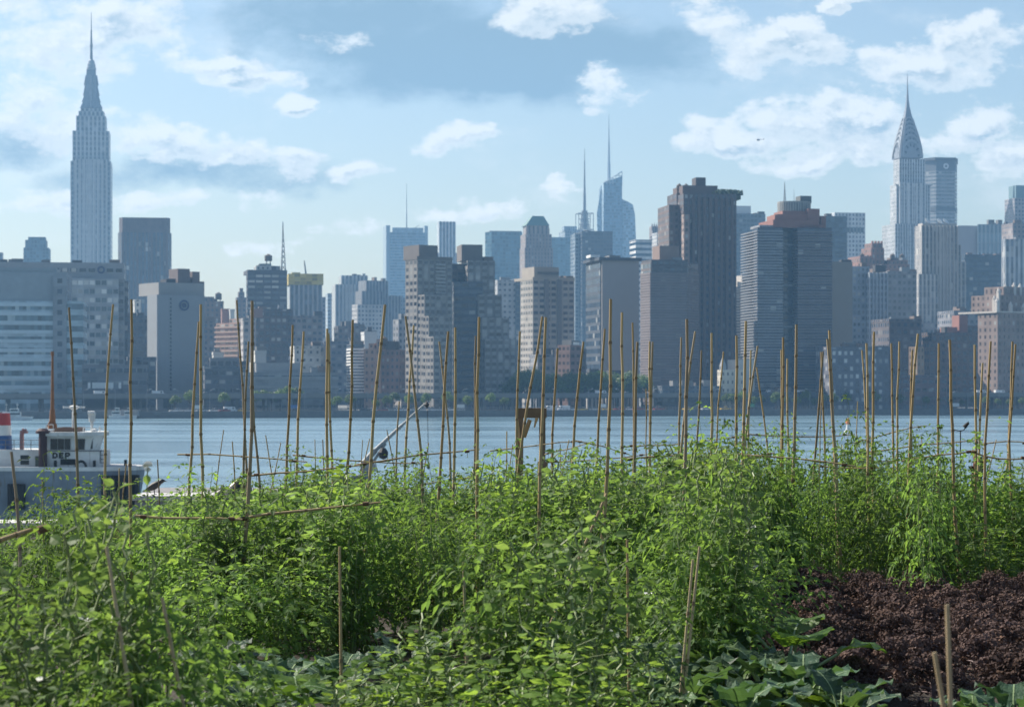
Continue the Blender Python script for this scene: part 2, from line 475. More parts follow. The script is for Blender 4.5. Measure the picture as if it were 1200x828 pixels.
# dark brown chamfered tower
cmat = fac((.11, .085, .08), (.035, .055, .085), .62, .86, span=(.06, .06, .07), pale=.04)
b = B('dark_brown_tower', 'dark brown tower with chamfered corners and a solid crown, right of the needle topped skyscraper', 1750, 142, 9, cat='skyscraper', mat=cmat)
oct_ = [(143, 0), (196.5, 0), (201, 6), (201, 34), (196.5, 40), (143, 40), (138.3, 34), (138.3, 6)]
b.poly('tower', oct_, 272, bay=3.1, fl=3.8)
cr = [(143.5, .6), (196, .6), (199.5, 6), (199.5, 33), (196, 39), (143.5, 39), (139.6, 33), (139.6, 6)]
b.poly('crown', cr, 254.5, 272.5, mat=fac((.12, .09, .085), (.085, .065, .065), .12, .9, pale=0, grough=.7), bay=2.2)
b.ribs('pier', [144, 161, 177.5, 195], 1.8, 272, None, 0, .9, plain('pier_brown', (.12, .09, .085), .8))

# ===== between the hospital and the lattice-mast tower
br1 = fac((.17, .12, .10), GL, .4, .45, pale=.15)
b = simple('stepped_brown_block', 'brown brick block with a stepped roof behind the windowless hospital tower', 1500, 236, 262, 354.5, br1, d=24)
b.box('upper_step', 238, 251, 347.5, 355, d0=3, d=14)
b.tank(256, 354)
simple('dark_brown_block', 'dull brown lower block right behind the windowless hospital tower', 1330, 238, 257, 378, fac((.14, .11, .10), GL, .5, .5, pale=.15), d=22)
simple('red_chimney_block', 'small building with a reddish chimney stub behind the brick balcony block', 1450, 260, 269, 363.5, plain('red_stub', (.25, .12, .09), .85), d=10, clut=0)
simple('pale_stair_tower', 'pale blank stair tower beside the red chimney stub', 1440, 269.8, 275, 364, plain('pale_stub', (.5, .5, .47), .8), d=10, clut=0)
b = simple('slim_spire_tower', 'slim brown stepped tower rising behind the brick balcony block', 1650, 277.5, 289, 350, fac((.17, .13, .12), GL, .4, .5), d=14, clut=0)
b.box('upper_step', 279.5, 286.5, 342, 350.5, d0=2, d=9); b.box('lantern', 281, 285, 337.5, 342.3, d0=3, d=6)
bal = fac((.36, .22, .17), (.06, .06, .06), .75, .5, pale=.3)
b = B('brick_balcony_block', 'pinkish brick apartment block with rows of balconies catching the sun', 1180, 279, 42, mat=bal)
b.box('walls', 279, 299, 378, xl=253, d=40, bay=4, fl=3)
b.bands('balcony_band', 279, 299, 382, 432, 10, 0, b.d, plain('balcony_pink', (.40, .27, .21), .8), h=.9, proud=.6)
b.box('penthouse', 281, 288, 373, 378.5, d0=4, d=10); b.clutter(281, 296, 378, 3, 20)
simple('white_rooftop_house', 'little white rooftop buildings in front of the brick balcony block', 1020, 250, 262, 415, plain('white_stucco', (.5, .48, .45), .8), d=10, clut=2)
b = simple('tall_white_slab', 'pale narrow slab with small windows just right of the brick balcony block', 1120, 285, 300, 375, fac((.36, .33, .31), GL, .55, .45, pale=.2), d=20)
b = B('lattice_mast_tower', 'dark tower with pale windows, a water tank and a lattice mast on its roof', 1330, 291, 12, cat='skyscraper', mat=fac((.055, .055, .065), (.06, .075, .09), .85, .42, pale=.55, palec=(.45, .45, .42)))
b.box('tower', 290, 336.5, 320, xl=288.5, bay=5.2, fl=3.3, d=28)
b.box('attic', 290, 336.5, 316, 320.3, d0=.3, d=27, mat=plain('attic_dark', (.07, .07, .08), .8))
b.box('white_penthouse', 300, 322, 311, 316.5, d0=6, d=14, mat=fac((.45, .45, .42), GL, .4, .5)); b.box('penthouse_wing', 304, 318, 308.5, 311.3, d0=8, d=9, mat=plain('greenish_roof', (.3, .36, .33), .7))
b.tank(314.5, 309, 9, 2.3, 3.2)
b.mast('lattice_mast', 331.5, 259, 316, 12, 1.6, .1, lattice=True)
b.clutter(292, 335, 316, 4, 24)
b = simple('broad_brown_block', 'broad dark brown block standing in front of the lattice mast tower', 1160, 297, 343, 364, fac((.10, .085, .085), GL, .6, .5, pale=.25), d=24, clut=4)
b.box('brick_corner', 297, 308, 361, 372, d0=-.6, d=8, mat=plain('corner_brick', (.26, .16, .13), .85))
# yellow topped tower under construction
b = B('yellow_topped_tower', 'tower under construction wrapped in yellow netting at the top, with a crane jib', 1500, 340, 8, cat='skyscraper', mat=fac((.32, .32, .33), (.05, .07, .1), .62, 1, pale=.0))
b.box('tower', 339.5, 377.5, 333, d=30, bay=3.2)
b.box('yellow_netting', 338, 379, 320.5, 333.4, d0=-1, d=32, mat=fac((.42, .32, .06), (.30, .23, .06), .9, .75, pale=.1, palec=(.45, .38, .12), grough=.8), bay=4, fl=2.6)
b.box('slip_form', 342, 352, 319, 321, d0=4, d=12, mat=plain('slip_form_yellow', (.5, .4, .1), .8))
m = MB(); m.tube((b.u(358.5, 12), 12, b.z(321, 12)), (b.u(356.5, 12), 12, b.z(305, 12)), .7, .35, 6); m.tube((b.u(356.5, 12), 12, b.z(306, 12)), (b.u(358, 12), 12, b.z(312, 12)), .25, .25, 4); m.build('crane_jib', [STEEL], b.o)
simple('slim_grey_tower', 'slim grey tower just right of the yellow topped one', 1700, 374, 381.5, 350.5, fac((.2, .21, .24), GL, .5, .5), d=18, clut=1)
simple('grey_plinth_block', 'grey brown block in front of the yellow topped tower', 1250, 341, 378, 372, fac((.19, .17, .17), GL, .6, .45, pale=.2), d=24, clut=3)
b = simple('white_stepped_block', 'low white stepped block below the yellow topped tower', 960, 345, 376, 408, fac((.52, .5, .46), GL, .3, .35, pale=.05), d=20, clut=3)
b.box('wing', 357, 388, 405, d0=10, d=18, mat=fac((.3, .29, .28), GL, .5, .45, pale=.2))
b = simple('white_gabled_block', 'small whitewashed block with a flat roof among the low hospital roofs', 950, 299, 312, 413.5, plain('white_wash', (.55, .54, .5), .8), d=14, clut=1)
b.box('lower_block', 295, 304, 424, d0=-5, d=12, mat=plain('cream_wall', (.5, .48, .42), .8))
b = B('long_low_hospital', 'long low grey hospital building with ribbon windows along the waterfront', 900, 292, 9, mat=fac((.21, .22, .23), GL, .9, .34, pale=.2))
b.box('walls', 285, 396, 436, d=26, bay=2.6, fl=4.2); b.box('upper_floor', 300, 352, 425, 436.4, d0=5, d=16, mat=plain('roof_house_grey', (.28, .28, .28), .8)); b.clutter(300, 390, 436, 8, 22, hmax=3)
b.bands('storey_band', 285, 396, 441, 462, 3, 0, 26, plain('grey_band', (.27, .28, .29), .8), h=1.2, proud=.3)
b = simple('dark_low_block', 'dark low block between the windowless hospital tower and the long low hospital', 905, 240, 289, 432, fac((.10, .11, .13), GL, .8, .4, pale=.12), d=26, clut=4)
b.box('upper_floor', 246, 280, 419, 432.4, d0=6, d=14, mat=fac((.16, .16, .17), GL, .7, .4, pale=.1))

# ===== pale striped pair, pink block
strp = fac((.40, .40, .39), (.06, .08, .11), .5, 1, pale=0)
b = B('pale_striped_tower', 'pale tower with vertical stripes and a set back top, left of the pair', 1950, 394, 10, cat='skyscraper', mat=strp)
b.box('tower', 393, 425, 333, d=34, bay=3.4); b.box('set_back_top', 400, 431, 322.5, d0=8, d=26, bay=3.4); b.clutter(402, 430, 322.5, 4, 20, d0=10, hmax=3); b.ribs('pier', [393.5 + 3.9 * i for i in range(9)], .9, 333, None, 0, .8, plain('pier_pale', (.38, .38, .37), .8))
simple('bluish_slab', 'thin pale bluish slab left of the pale striped tower', 2050, 384, 394, 345, fac((.3, .36, .4), GL, .6, .5), d=20, clut=1)
b = B('dark_fronted_stepped_tower', 'stepped tower with sunlit left side and dark front, right of the pale striped tower', 1800, 430, 26, cat='skyscraper', mat=fac((.22, .22, .23), (.05, .06, .08), .55, 1, pale=0))
b.box('tower', 429, 455, 328.5, d=26, xl=420, bay=3); b.box('rear_wing', 440, 470, 346, d0=3, d=22); b.box('lower_step', 424, 449, 341, d0=-9, d=14); b.box('lowest_step', 419, 448, 357, d0=-18, d=12, mat=fac((.4, .38, .36), GL, .5, .5))
b.clutter(432, 452, 328.5, 3, 20)
simple('blue_grey_office', 'plain blue grey office block right of the dark fronted stepped tower', 1850, 455, 480, 350, fac((.2, .24, .28), (.05, .08, .11), .7, .6), d=28, clut=3)
simple('grey_infill_block', 'dim grey block filling the gap under the pale striped tower', 1150, 380, 416, 402, fac((.13, .14, .17), GL, .6, .45, pale=.14), d=24, clut=4)
simple('white_cube_block', 'small white cube of a building above the pink brick block', 1150, 427, 442, 391, plain('white_cube', (.5, .5, .49), .8), d=14, clut=3)
simple('brown_gap_block', 'brown block with rooftop sheds between the striped tower and the pink brick block', 1250, 396, 428, 384, fac((.16, .14, .14), GL, .5, .5, pale=.2), d=20, clut=4)
b = simple('white_banded_strip', 'narrow block with white floor bands at the left edge of the pink brick block', 960, 413, 426.5, 406, fac((.12, .14, .17), GL, 1, .5, pale=.1), d=20, clut=2)
b.bands('floor_band', 413, 426.5, 408, 462, 16, 0, b.d, WHITEP, h=.7, proud=.3)
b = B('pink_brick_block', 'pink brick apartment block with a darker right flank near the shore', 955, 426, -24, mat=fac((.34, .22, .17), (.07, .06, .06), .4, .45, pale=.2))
m = MB(); w1 = 8.5
b.box('walls', 426.5, 446, 408.5, d=20, bay=2.4, fl=3)
b.box('shade_toned_flank', 446.3, 468, 410, d0=.8, d=24, mat=fac((.17, .11, .10), GL, .4, .45, pale=.15), bay=2.4, fl=3)  # same brick in a darker copy; the shaded side is put into its colour
b.box('bulkhead', 432, 438, 402, 409, d0=4, d=6); b.box('stair_head', 441, 447, 397, 409, d0=5, d=6); b.tank(450, 408, 8, 1.6, 2.4)
b.clutter(428, 464, 409, 3, 18)
b = B('white_fin_block', 'narrow block whose bright white side catches the sun beside the beige apartment tower', 1180, 466.5, 30, mat=fac((.25, .25, .26), GL, .5, .5))
b.box('walls', 467, 482, 374, d=14, xl=460.5); b.clutter(467, 480, 374, 2, 12)

# glass tower with screens and a mast
nyt = fac((.15, .19, .22), (.06, .10, .14), .9, .62, span=(.17, .22, .25), pale=0)
b = B('screened_glass_tower', 'pale blue glass tower with screen walls past its roof and a thin mast', 3000, 458, 10, cat='skyscraper', mat=nyt)
b.box('tower', 457.5, 498, 272, d=45, fl=4)
scr = plain('screen_glass', (.25, .31, .35), .3)
for x0, x1 in ((452.5, 457.2), (497.5, 501.5)): b.box('side_screen', x0, x1, 264, d0=4, d=36, mat=scr)
b.box('roof_screen', 460, 496, 266.5, 272.4, d0=3, d=2, mat=fac((.25, .3, .33), (.18, .24, .28), .4, .5, pale=0)); b.mast('mast', 476.5, 215, 272, 20, .9, .25)
m = MB(); m.tube((b.u(478, 20), 20, b.z(272, 20)), (b.u(491, 20), 20, b.z(263.5, 20)), .5, .3, 5); m.build('crane_arm', [STEEL], b.o)
b = B('thin_white_striped_tower', 'thin pale tower with white vertical stripes behind the beige apartment towers', 2300, 515, 9, cat='skyscraper', mat=fac((.55, .56, .56), (.05, .08, .12), .52, 1, pale=0))
b.box('tower', 514.5, 534, 259.5, d=18, bay=3.6); b.box('lower_step', 512, 536, 296, d0=4, d=18, bay=3.6)

# ===== beige stepped twin apartment towers by the water
bg = fac((.20, .18, .165), (.03, .035, .045), .62, .5, span=(.26, .245, .225), pale=.1, palec=(.3, .3, .29))
bgb = plain('bulkhead_tan', (.145, .125, .115), .85, scale=.2)
b = B('beige_stepped_tower', 'big beige apartment tower with a sunlit stepped left side and balconies, by the water', 925, 489, 33, cat='apartment tower', mat=bg)
b.box('tower', 489, 530, 303, d=22, xl=475, bay=3.0, fl=2.9); b.td = b.d
for (x0, x1, yt, d0, dd) in ((497.5, 530, 345, -5.5, 6), (502.5, 527, 370, -9.5, 5), (508, 524, 394, -13.5, 5)): b.box('step', x0, x1, yt, d0=d0, d=dd, bay=2.8, fl=2.9)
b.box('recessed_bay', 528, 552, 307, d0=9, d=18, mat=fac((.10, .10, .11), GL, .8, .5, pale=.12), bay=3, fl=2.9)
b.box('bulkhead', 491, 513, 286.5, 303.4, d0=3, d=13, mat=bgb)
b.parapet(489, 530, 303, 0, b.td, bgb); b.clutter(490, 528, 303, 5, 16, hmax=2)
b.bands('balcony_row', 512, 519, 308, 455, 36, -.1, 1, plain('balcony_white', (.30, .29, .28), .7), h=.8, proud=.9)
b = B('brown_stepped_tower', 'brown apartment tower stepping out to the right as it goes down, by the water', 940, 549, 10, cat='apartment tower', mat=fac((.15, .14, .135), (.035, .042, .052), .62, .5, span=(.26, .25, .24), pale=.22, palec=(.35, .35, .34)))
b.box('tower', 548, 580, 305, d=24, bay=3, fl=2.9)
for (x0, x1, yt, d0, dd) in ((560, 588, 345, -3, 26), (564, 596.5, 372, -6, 26), (568, 605, 397, -9, 28)): b.box('step', x0, x1, yt, d0=d0, d=dd, bay=3, fl=2.9)
b.box('recessed_front', 532, 566, 330, d0=-1.5, d=14, mat=fac((.07, .085, .11), GL, .85, .55, pale=.06), bay=3, fl=2.9)
b.box('bulkhead', 541, 565.5, 286.5, 305.4, d0=4, d=14, mat=bgb); b.clutter(550, 578, 305, 4, 20, hmax=2)
b.box('podium', 470, 610, 463, d0=-13, d=36, mat=fac((.22, .2, .19), GL, .8, .5, pale=.15), bay=3)
# behind
b = B('teal_glass_tower', 'teal glass tower with a chamfered left corner behind the brown stepped tower', 2300, 576, 10, cat='skyscraper', mat=fac((.09, .16, .19), (.06, .115, .15), .85, .7, pale=0))
b.poly('tower', [(576, 0), (612, 0), (612, 40), (568.5, 40), (568.5, 9)], 271.5, bay=3, fl=4)
b.box('roof_screen', 574, 611, 270.4, 272, d0=6, d=24, mat=STEEL)
b = simple('pale_office_block', 'plain pale grey block between the brown stepped tower and the long beige tower', 1350, 583, 606, 330, fac((.34, .34, .34), GL, .45, .4, pale=.2), d=26, clut=3)
b.box('dark_column', 604, 611, 326, d0=-1, d=20, mat=fac((.10, .12, .14), GL, .7, .7))

# pyramid roofed tower
py = fac((.24, .185, .16), (.06, .06, .07), .42, .6, span=(.2, .17, .16), pale=.08)
b = B('pyramid_roofed_tower', 'brown stone tower crowned by a green copper pyramid roof', 1900, 616, 12, cat='skyscraper', mat=py)
b.box('tower', 615, 648, 290, d=24, xl=609, bay=2.8); b.box('upper_tower', 616, 646.5, 274, 291, d0=1.5, d=21, bay=2.8); b.box('belfry', 618, 643, 263.5, 275, d0=3, d=18, mat=fac((.32, .26, .23), (.05, .05, .06), .4, .8, pale=0), bay=4, fl=9)
q = b.rect(616.5, 644, 2, 22); q2 = b.rect(624, 637, 8, 16); m = MB(); m.prism(q, b.z(263.8), b.z(252), top=q2); m.build('pyramid_roof', [plain('copper_green', (.10, .19, .17), .6)], b.o)
for x in (617.5, 642.5):
    m = MB(); a = b.u(x, 2.5); m.lathe([(1.2, b.z(275)), (1.2, b.z(268)), (0, b.z(263))], 8, cx=a, cy=2.5); m.build('pinnacle', [plain('pinnacle_stone', (.3, .25, .22), .8)], b.o)
simple('teal_office_block', 'flat topped teal glass office block behind the long beige tower', 2500, 645, 674, 279, fac((.10, .18, .21), (.07, .13, .165), .85, .7, pale=0), d=36, clut=2)
# long beige tower
lb = fac((.30, .27, .235), (.04, .042, .05), .72, .5, span=(.34, .31, .275), pale=.1, palec=(.3, .3, .28))
b = B('long_beige_tower', 'broad beige apartment slab with pale stripes and a raised centre block, below the pyramid roof', 1090, 625, 22, cat='apartment tower', mat=lb)
b.box('walls', 624.5, 673, 327, d=26, xl=610, bay=3.2, fl=3); b.box('centre_block', 626, 655, 312.5, 327.4, d0=4, d=16, mat=plain('beige_block', (.31, .27, .225), .8, scale=.2)); b.box('centre_louvre', 630, 655, 318, 321, d0=3.6, d=1, mat=plain('louvre_dark', (.12, .11, .1), .8))
b.parapet(624.5, 673, 327, 0, 24, plain('beige_parapet', (.33, .29, .24), .8))
b.ribs('shaft_rib', [640, 655], 2.2, 327, None, 0, 1.0, plain('rib_dark', (.15, .14, .14), .8)); b.clutter(656, 672, 327, 3, 20, hmax=2.5)
# antenna tower
b = B('lattice_crowned_tower', 'grey tower with a ring of lattice screens and a very tall antenna on top', 2800, 664, 10, cat='skyscraper', mat=fac((.22, .26, .29), (.06, .09, .12), .6, .6, pale=.05))
b.box('tower', 662, 697, 270, d=40, fl=4); b.box('screen_left', 661, 676, 265, 270.5, d0=1, d=14, mat=fac((.3, .36, .4), (.1, .14, .17), .6, .6, pale=0, grough=.6))
m = MB(); a = b.u(685, 18); zb = b.z(270, 18); zt = b.z(250, 18)
for sx in (-1, 1):
    for sy in (-1, 1):
        m.tube((a + sx * 9.5, 18 + sy * 9.5, zb - 1), (a + sx * 9.5, 18 + sy * 9.5, zt), .5, .5, 5)
        m.tube((a + sx * 5, 18 + sy * 5, zb - 1), (a + sx * 2.5, 18 + sy * 2.5, zt + 4), .8, .6, 5)
for f in (0.05, .35, .68, 1):
    z = zb + (zt - zb) * f; h = 9.5 if f > .9 or f < .1 else 5.5
    for p0, p1 in (((-h, -h), (h, -h)), ((h, -h), (h, h)), ((h, h), (-h, h)), ((-h, h), (-h, -h))): m.tube((a + p0[0], 18 + p0[1], z), (a + p1[0], 18 + p1[1], z), .5, .5, 4)
for f in (.2, .5, .8):
    z = zb + (zt - zb) * f; m.tube((a - 6, 12, z), (a + 6, 24, z + 5), .4, .4, 4); m.tube((a + 6, 12, z), (a - 6, 24, z + 5), .4, .4, 4)
m.build('lattice_frame', [STEEL], b.o)
m = MB()
for y0, y1, r0, r1 in ((268, 247, 3.2, 2.6), (247, 226, 2.0, 1.7), (226, 205, 1.4, 1.0), (205, 188, .9, .7), (188, 173, .45, .2)): m.tube((a, 18, b.z(y0, 18)), (a, 18, b.z(y1, 18)), r0, r1, 8)
m.build('antenna', [STEEL], b.o)
b = simple('dark_flat_tower', 'dark flat roofed office tower in front of the faceted glass tower', 2000, 682, 718, 272, fac((.06, .07, .085), (.04, .055, .075), .8, .6, pale=.04), d=36, clut=2)
b.box('side_face', 674, 682, 274, d0=8, d=20, mat=fac((.16, .2, .23), GL, .6, .6))
# faceted glass tower with spire
gbo = fac((.15, .21, .26), (.09, .15, .20), .9, .7, pale=0, grough=.08); gbl = fac((.27, .34, .39), (.18, .26, .31), .9, .65, pale=0)
b = B('faceted_glass_tower', 'blue faceted glass skyscraper with slanted roof and tall thin spire', 2900, 706, 10, cat='skyscraper', mat=gbo)
m = MB()
def q3(px, d, py): return (b.u(px, d), d, b.z(py, d))
A0, A1, Bq, C0, C1 = q3(698, 22, 480), q3(699.5, 22, 250), q3(706, 3, 480), q3(707.5, 3, 214), q3(729, 0, 206)
D0 = q3(729, 0, 480); E0, E1 = q3(729, 40, 480), q3(729, 40, 206); G0, G1 = q3(698, 40, 480), q3(702, 40, 222)
top_l = q3(705, 22, 216)
m.face([A0, Bq, C0, top_l, A1], [(0, 0), (6, 0), (6, 70), (3, 68), (0, 58)], 1)
m.face([Bq, D0, C1, C0], [(0, 0), (9, 0), (9, 72), (0, 70)], 0)
m.face([D0, E0, E1, C1], [(0, 0), (9, 0), (9, 72), (0, 72)], 0)
m.face([E0, G0, G1, E1], [(0, 0), (9, 0), (9, 70), (0, 70)], 0); m.face([G0, A0, A1, top_l, G1], None, 0); m.face([C0, C1, E1, G1, top_l], None, 2)
m.build('west_crystal', [gbo, gbl, ROOF], b.o)
m = MB(); 
pr = [(745.5, 310), (745.2, 275), (744, 250), (741.5, 239), (736, 236), (729.2, 233)]
f0 = [q3(729.2, 6, 480), q3(745.5, 6, 480)] + [q3(x, 6, y) for x, y in pr]
f1 = [(p[0], p[1] + 34, p[2]) for p in f0]
m.face(f0, [(p[0] / 3, p[2] / 4) for p in f0], 0); m.face(list(reversed(f1)), None, 0)
for i in range(len(f0)):
    j = (i + 1) % len(f0); m.face([f0[j], f0[i], f1[i], f1[j]], [(0, 0), (0, 0), (11, 0), (11, 0)], 0)
m.build('east_crystal', [gbl], b.o)
m = MB()
for i in range(7):
    f = i / 6; xa = 707.5 + 21.5 * f; yt = 214 - 13.5 * f
    m.tube(q3(xa, 1.5, 216), q3(xa, 1.5, yt), .45, .45, 4)
for k in range(4):
    y = 213.5 - 4 * k; xs_ = 707.5 + 21.5 * min(1, max(0, (214 - y) / 13.5)); m.tube(q3(xs_, 1.5, y), q3(729, 1.5, y), .45, .45, 4)
m.tube(q3(707.5, 1.5, 214), q3(729, 1.5, 200.5), .6, .6, 4); m.build('roof_lattice', [plain('lattice_pale', (.5, .56, .6), .4)], b.o)
m = MB(); a = b.u(713.5, 12)
for y0, y1, r0, r1 in ((216, 190, 2.6, 2.0), (190, 165, 1.8, 1.1), (165, 133, .9, .15)): m.tube((a, 12, b.z(y0, 12)), (a, 12, b.z(y1, 12)), r0, r1, 7)
m.build('spire', [plain('spire_pale', (.42, .5, .55), .4)], b.o)

# ===== concrete slab and its neighbours
b = B('blank_concrete_slab', 'office slab with a blank grey end wall, dark glass left flank and overhanging dark roof', 1000, 706, 12, cat='office block', mat=plain('concrete_slab', (.33, .31, .295), .85, scale=.06, var=.12))
b.box('end_wall', 705.5, 749, 305, d=26, xl=687.5); dd = b.d
m = MB(); a = b.u(705.5); 
m = MB(); m.prism([(a - .5, 1.2), (a - .02, 1.2), (a - .02, dd - .4), (a - .5, dd - .4)], -.5, b.z(306), 2.6, 3.5); m.build('glass_flank', [fac((.045, .055, .07), (.03, .045, .065), .9, .6, pale=.05), ROOFD], b.o)
m = MB(); m.box(a - 1.6, b.u(749) + 1, -1, dd + 1, b.z(305), b.z(301.5)); m.build('roof_overhang', [plain('overhang_dark', (.05, .06, .075), .6)], b.o)
b.box('white_roof_unit', 692, 703, 298.6, 301.6, d0=9, d=8, mat=WHITEP); b.box('grey_roof_unit', 714, 727, 299, 301.6, d0=9, d=8, mat=ROOF)
b = B('small_red_brick_building', 'small red brick waterside building with a sunlit left face and dark right face', 952, 668, 44, mat=fac((.22, .135, .115), (.06, .05, .05), .6, .42, pale=.12))
b.box('walls', 668, 681, 404, xl=653.5, d=22, bay=3, fl=3.3); b.clutter(669, 679, 404, 3, 14, hmax=2.4, mats=[WHITEP, STEEL, ROOF])
b.box('dark_wing', 680.5, 687, 408, d0=2, d=16, mat=fac((.10, .09, .10), GL, .5, .4, pale=.1))
simple('low_white_pavilion', 'low white pavilion peeking over the shore trees below the concrete slab', 968, 688, 702, 440, plain('pavilion_white', (.5, .48, .45), .8), d=14, clut=1)
simple('low_grey_pavilion', 'low grey flat roofed pavilion above the trees right of the white pavilion', 970, 716, 728, 441, plain('pavilion_grey', (.36, .34, .32), .8), d=12, clut=1)
simple('infill_apartment', 'grey infill block at the foot of the long beige tower', 990, 630, 654, 418, fac((.2, .2, .21), GL, .5, .5, pale=.2), d=18, clut=3)
b = simple('white_banded_office', 'white office block with dark ribbon windows beside the faceted glass tower', 1950, 745, 764, 282, fac((.58, .57, .55), GL, 1, .5, pale=.0), d=22, clut=0, fl=5)
b.box('right_wing', 770, 784, 272, d0=6, d=18, mat=fac((.45, .44, .43), GL, .5, .5))
b = B('gothic_crowned_tower', 'slim stone tower with a crown of gothic spikes above the brown banded block', 2100, 764, 12, cat='skyscraper', mat=fac((.25, .2, .18), (.05, .05, .06), .45, .75, pale=0))
b.box('tower', 763, 779, 276, d=16, xl=761, bay=2.6); b.box('crown', 764.5, 777, 265, 276.4, d0=1.5, d=11, bay=2, fl=8)
for i in range(6):
    x = 764.2 + i * 2.6
    for d0 in (1.5, 12): 
        m = MB(); a = b.u(x, d0); m.lathe([(.75, b.z(270)), (.75, b.z(264)), (0, b.z(260.5))], 6, cx=a, cy=d0); m.build('crown_spike', [plain('spike_stone', (.26, .21, .19), .8)], b.o) if (i, d0) == (0, 1.5) else None
        if (i, d0) == (0, 1.5): sp0 = KIDS[b.o.name][-1]; spa = (a, d0)
        else: c = sp0.copy(); COL.objects.link(c); c.parent = b.o; c.location = (a - spa[0], d0 - spa[1], 0)

# brown banded block with penthouse
bb = plain('band_brown', (.17, .14, .14), .8, scale=.2)
b = B('brown_banded_block', 'dark brown block with horizontal bands, a lit left edge and a tan penthouse', 955, 763, 17, cat='apartment tower', mat=fac((.13, .105, .10), (.035, .045, .06), 1, .62, pale=.1))
dp = b.dep(751, 762.5); a0, a1, a2 = b.u(762.5), b.u(804), b.u(817, 9)
m = MB(); m.prism([(a0, 0), (a1, 0), (a2, 8), (a2, dp), (a0, dp)], -.5, b.z(307), 2.5, 3); m.build('walls', [b.mat, ROOF], b.o)
m = MB(); e = .35; m.prism([(a0 - e, -e), (a1 + e, -e), (a2 + e, 8), (a2 + e, dp), (a0 - e, dp)], 0, .95, bottom=True); first = m.build('floor_band', [bb], b.o)
for i in range(48):
    c = first if i == 0 else first.copy()
    if i: COL.objects.link(c); c.parent = b.o
    c.location.z = b.z(319) - 1 - i * (b.z(319) - 3) / 48
b.box('attic', 763.5, 806, 304, 319, d0=-.5, d=dp, mat=fac((.09, .08, .085), GL, .7, .4, pale=.04)); b.box('penthouse', 773, 796, 287.5, 305, d0=5, d=9, mat=plain('penthouse_tan', (.22, .155, .13), .85, scale=.2))
b.box('white_base', 764, 776, 456, 476, d0=-2, d=3, mat=plain('base_white', (.52, .49, .44), .8)); b.clutter(764, 800, 304, 3, 22, hmax=2)
# tall dark ribbed tower
ob = fac((.095, .072, .070), (.03, .04, .055), .5, .6, span=(.075, .06, .06), pale=.06)
b = B('tall_ribbed_tower', 'tall dark brown apartment tower with vertical ribs, stepped top and a roof garden', 1040, 800, 9, cat='apartment tower', mat=ob)
b.box('tower', 801, 863, 226.5, d=34, bay=2.5, fl=2.9)
b.box('left_wing', 784, 801.5, 240, d0=8, d=24, mat=fac((.13, .095, .085), (.05, .05, .055), .5, .55, pale=.12), bay=2.5, fl=2.9)
b.box('mid_wing', 793, 802, 226, d0=12, d=20, bay=2.5, fl=2.9)
b.box('core', 800, 841, 217, 227, d0=6, d=20, mat=plain('core_brown', (.12, .085, .078), .85, scale=.2)); b.box('roof_tank', 815.5, 827, 207.5, 218, d0=9, d=8, mat=plain('tank_dark', (.08, .065, .065), .85))
b.box('sun_toned_bay', 801.5, 808, 251, d0=-4, d=5, mat=fac((.27, .2, .17), (.06, .06, .06), .45, .5, pale=.1), bay=2.2, fl=2.9)  # lighter wall colour stands in for sunlight on this narrow face
b.ribs('rib', [812, 818.5, 825, 832, 838.5, 845, 851.5, 857.5], 1.3, 231, None, 0, 1.3, plain('rib_brown', (.115, .083, .075), .85, scale=.15))
b.ribs('bay_window', [815, 828.5, 841.8, 854.5], 1.2, 240, None, 0, .9, fac((.08, .065, .065), GL, .8, .5))
lf = plain('terrace_green', (.045, .07, .03), .9, scale=.8, var=.4)
for i in range(9):
    x = 841 + i * 2.7; m = MB(); a = b.u(x, 4 + i % 3 * 3); rr = random.Random(i)
    for k in range(14):
        p = Vector((a + rr.gauss(0, 1.0), 4 + rr.gauss(0, 1), b.z(226.5) + .3 + rr.random() * 1.6)); s_ = rr.uniform(.4, .9)
        m.tube(p - Vector((0, 0, s_)), p + Vector((rr.gauss(0, .3), rr.gauss(0, .3), s_)), s_, s_ * .4, 6)
    m.build('terrace_bush', [lf], b.o)
m = MB(); a = b.u(863, 6); m.box(a - 2, a + 1.6, 4, 22, b.z(232), b.z(226)); m.build('terrace_planter', [lf], b.o)
for x in (804, 796): b.tank(x, 227, 15, 1.4, 2)
b = B('blue_grey_slab', 'blue grey glass slab with a white plant room at its top left corner', 1750, 858, 10, cat='skyscraper', mat=fac((.13, .155, .175), (.05, .075, .1), .85, .55, pale=.05))
b.box('tower', 857, 897, 250, d=36, bay=3, fl=3.8); b.box('white_plant_room', 857.5, 880, 241, 250.4, d0=2, d=20, mat=plain('plant_white', (.5, .52, .52), .7)); b.clutter(882, 896, 250, 3, 24, hmax=3)
bw = plain('band_cream', (.46, .41, .36), .8, scale=.2)
b = B('beige_banded_tower', 'beige tower with thin pale floor bands between the ribbed tower and the twin tower', 1130, 864, 20, cat='apartment tower', mat=fac((.22, .2, .19), (.05, .055, .065), .8, .6, pale=.12))
b.box('walls', 862, 884, 336, d=20, xl=857, bay=2.8, fl=3); b.bands('floor_band', 862, 884, 338, 452, 36, 0, b.d, bw, h=.6, proud=.4)
b.box('top_box', 869.5, 882, 322.5, 336.4, d0=3, d=10, mat=bw); m = MB(); m.box(b.u(873), b.u(877.5), 2.5, 3.2, b.z(335, 3), b.z(326, 3)); m.build('top_opening', [ROOFD], b.o); b.box('roof_step', 864, 870, 330, 336.4, d0=2, d=10, mat=bw)
b = B('cream_turret_house', 'small cream building with a corner turret at the foot of the ribbed tower', 930, 846, 18, cat='house', mat=fac((.55, .5, .41), (.1, .1, .1), .35, .4, pale=.1))
